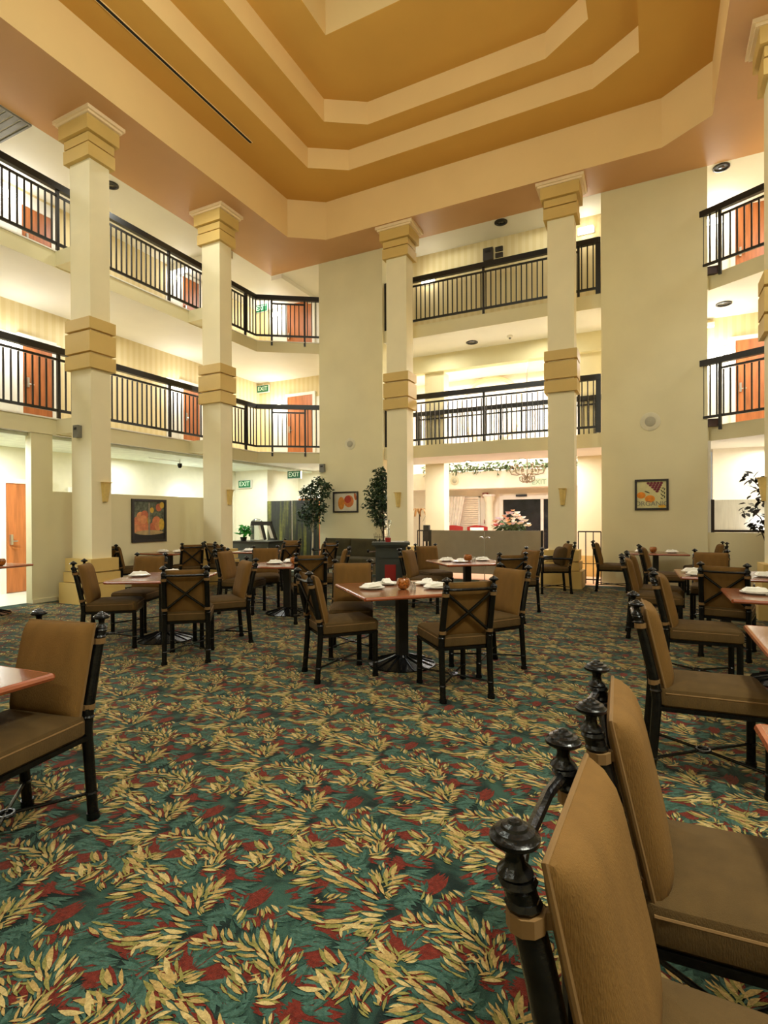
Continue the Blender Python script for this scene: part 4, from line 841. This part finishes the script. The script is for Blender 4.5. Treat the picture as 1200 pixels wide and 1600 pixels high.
def put_table(key, x, y, deg, w, d, label, rnd=False):
    k = (w, d, rnd); src = TB.get(k)
    t = copy_tree(src) if src else make_table(w, d, rnd)
    TB.setdefault(k, t); t.location = (x, y, 0); t.rotation_euler = (0, 0, R(deg)); t['label'] = label; t['group'] = 'pedestal dining tables'
    return (x, y, R(deg))
T = {}
T['C'] = put_table('C', -2.22, 4.86, 45, 1.06, 1.06, 'square wooden pedestal table in the middle of the carpet')
T['A'] = put_table('A', -5.24, 4.64, 28, .96, .96, 'square wooden pedestal table at the left, before the banded column')
T['B'] = put_table('B', -4.98, 6.72, 20, 1.05, 1.05, 'round wooden pedestal table between the left and middle tables', True)
T['D'] = put_table('D', -2.62, 8.22, 40, 1.0, 1.0, 'square wooden pedestal table before the taupe screen')
T['E'] = put_table('E', -8.98, 8.08, 8, .9, .8, 'small far table under the basket picture')
T['G'] = put_table('G', -7.55, 9.15, 20, .9, .8, 'far table before the black display frame')
T['N'] = put_table('N', .05, 11.72, 4, 1.05, .8, 'small table against the right cream wall under the ORGANIC picture')
T['P'] = put_table('P', .78, 7.62, 2, 1.0, 1.0, 'far right table behind the chair with the crossed back')
T['V'] = put_table('V', 1.10, 5.72, 0, 1.0, .8, 'right table with a bright red front edge')
T['W'] = put_table('W', 1.03, 3.64, 0, 1.0, .9, 'right table whose left edge alone shows, beside the second row chair')
T['F'] = put_table('F', .86, 1.65, 2, 1.05, 1.05, 'table at the right edge near the closest chairs, one corner showing')
T['L'] = put_table('L', -2.87, .97, 4, 1.0, 1.0, 'table at the left edge with one rounded corner over a chair')
T['M'] = put_table('M', -9.05, 4.66, 10, .9, .8, 'table at the far left edge before the wooden door')
T['X'] = put_table('X', 1.95, 8.45, 2, .9, .8, 'table far back at the right edge behind other tables')
ME_PL = MB().lathe([(.0, .0), (.07, .0), (.075, .006), (.125, .018), (.125, .022), (.07, .010), (0, .010)], 24).mesh('plate', M_WHITE, True)
def napkin_mesh(seed):
    rg = random.Random(seed); m = MB()
    for k in range(3):
        z = .012+k*.010; a = .10-.012*k; b = .045-.004*k; s = rg.uniform(-.012, .012)
        m.add([(-a, -b+s, z), (a, -b, z+.004), (a+.01, b, z), (-a, b+s, z+.004), (-a*.9, -b+s, z+.010), (a*.9, -b, z+.016), (a*.9, b, z+.012), (-a*.9, b+s, z+.014)],
              [(3, 2, 1, 0), (4, 5, 6, 7), (0, 1, 5, 4), (1, 2, 6, 5), (2, 3, 7, 6), (3, 0, 4, 7)])
    m.add([(-.02, -.03, .045), (.05, -.02, .045), (.03, .03, .045), (.012, .0, .056)], [(0, 1, 3), (1, 2, 3), (2, 0, 3)])
    return m.mesh('napkin', M_NAP)
ME_NP = [napkin_mesh(k) for k in range(3)]
ME_BOWL = MB().lathe([(.025, 0), (.05, .012), (.068, .05), (.066, .085), (.054, .105), (.050, .105), (.060, .08), (.058, .05), (.03, .02), (0, .02)], 20).mesh('bowl', M_AMBER, True)
ME_CAN = MB().lathe([(.03, .02), (.03, .05), (0, .052)], 12).mesh('candle', M_WHITE, True)
ME_SH = MB().lathe([(.017, 0), (.018, .03), (.012, .05), (.012, .055)], 10).mesh('shaker', M_GLASS, True)
ME_CAP = MB().lathe([(.0135, .055), (.013, .066), (0, .070)], 10).mesh('cap', M_STEEL, True)
def on(tk, u, v):
    x, y, a = T[tk]; return (x+u*math.cos(a)-v*math.sin(a), y+u*math.sin(a)+v*math.cos(a), .7515), a
def setting(tk, u, v, rot, desc, k=0):
    p, a = on(tk, u, v)
    tag(link('plate', ME_PL, None, p, a), 'white plate '+desc, 'plate', 'white plates on the dining tables')
    tag(link('napkin', ME_NP[k % 3], None, (p[0], p[1], p[2]+.012), a+R(rot)), 'folded napkin on the plate '+desc, 'napkin', 'folded napkins on plates')
def centre(tk, u, v, desc, shakers=True):
    p, a = on(tk, u, v)
    t = thing('candle_bowl', 'amber mosaic glass candle bowl '+desc, 'candle bowl', p, a, 'amber candle bowls'); link('bowl', ME_BOWL, t); link('candle', ME_CAN, t)
    if shakers:
        for s, w in ((-.02, 'salt'), (.03, 'pepper')):
            p2, _ = on(tk, u+.10, v+s*1.6); q = thing('shaker', 'small glass %s shaker beside the amber bowl ' % w+desc, 'shaker', p2, a, 'glass shakers'); link('body', ME_SH, q); link('cap', ME_CAP, q)
setting('C', -.30, .02, 30, 'at the left corner of the middle table'); setting('C', -.05, .30, 80, 'at the far side of the middle table', 1); setting('C', .30, -.16, 10, 'at the right front of the middle table', 2); setting('C', .34, .16, 60, 'at the right rear of the middle table', 1)
centre('C', -.02, -.10, 'on the middle table')
setting('A', -.32, .05, 20, 'at the left end of the left square table'); setting('A', -.02, .30, 70, 'at the far side of the left square table', 1); setting('A', .34, .12, 20, 'at the right end of the left square table', 2)
setting('B', -.20, .02, 10, 'at the left of the round table'); setting('B', -.02, .28, 50, 'at the far side of the round table', 1); setting('B', .30, .05, 20, 'at the right of the round table', 2); centre('B', .12, -.02, 'on the round table')
setting('D', -.28, .16, 20, 'at the left of the table by the taupe screen'); setting('D', -.16, -.12, 60, 'at the near left of the table by the taupe screen', 1); setting('D', .30, .1, 10, 'at the right of the table by the taupe screen', 2); centre('D', .04, .06, 'on the table by the taupe screen')
setting('E', -.12, -.05, 20, 'at the left on the small table under the basket picture'); setting('E', .22, .0, 60, 'at the right on the small table under the basket picture', 1); centre('E', .18, .2, 'under the basket picture', False)
setting('G', -.2, 0, 10, 'at the left on the far table by the display'); setting('G', .2, .0, 50, 'at the right on the far table by the display', 1)
setting('N', -.25, 0, 10, 'at the left on the small wall table'); setting('N', .28, 0, 10, 'at the right on the small wall table', 1); centre('N', -.04, .05, 'on the small wall table', False)
setting('P', -.34, .06, 5, 'at the left end of the far right table'); setting('P', -.32, -.30, 5, 'at the near left corner of the far right table', 2); setting('P', .36, -.2, 5, 'at the right end of the far right table', 1)
centre('M', .30, .0, 'on the table at the far left edge', False)
setting('V', -.28, .05, 4, 'on the right table with the bright red edge'); setting('W', -.28, .12, 30, 'on the right table beside the second row chair', 1); setting('X', -.1, 0, 5, 'on the table far back at the right edge', 2)
for s, w in ((-.03, 'left'), (.03, 'right')):
    p2, a = on('P', .06+s, .05); q = thing('shaker', '%s of two white shakers on the far right table' % w, 'shaker', p2, a, 'glass shakers'); link('body', ME_SH, q); link('cap', ME_CAP, q)
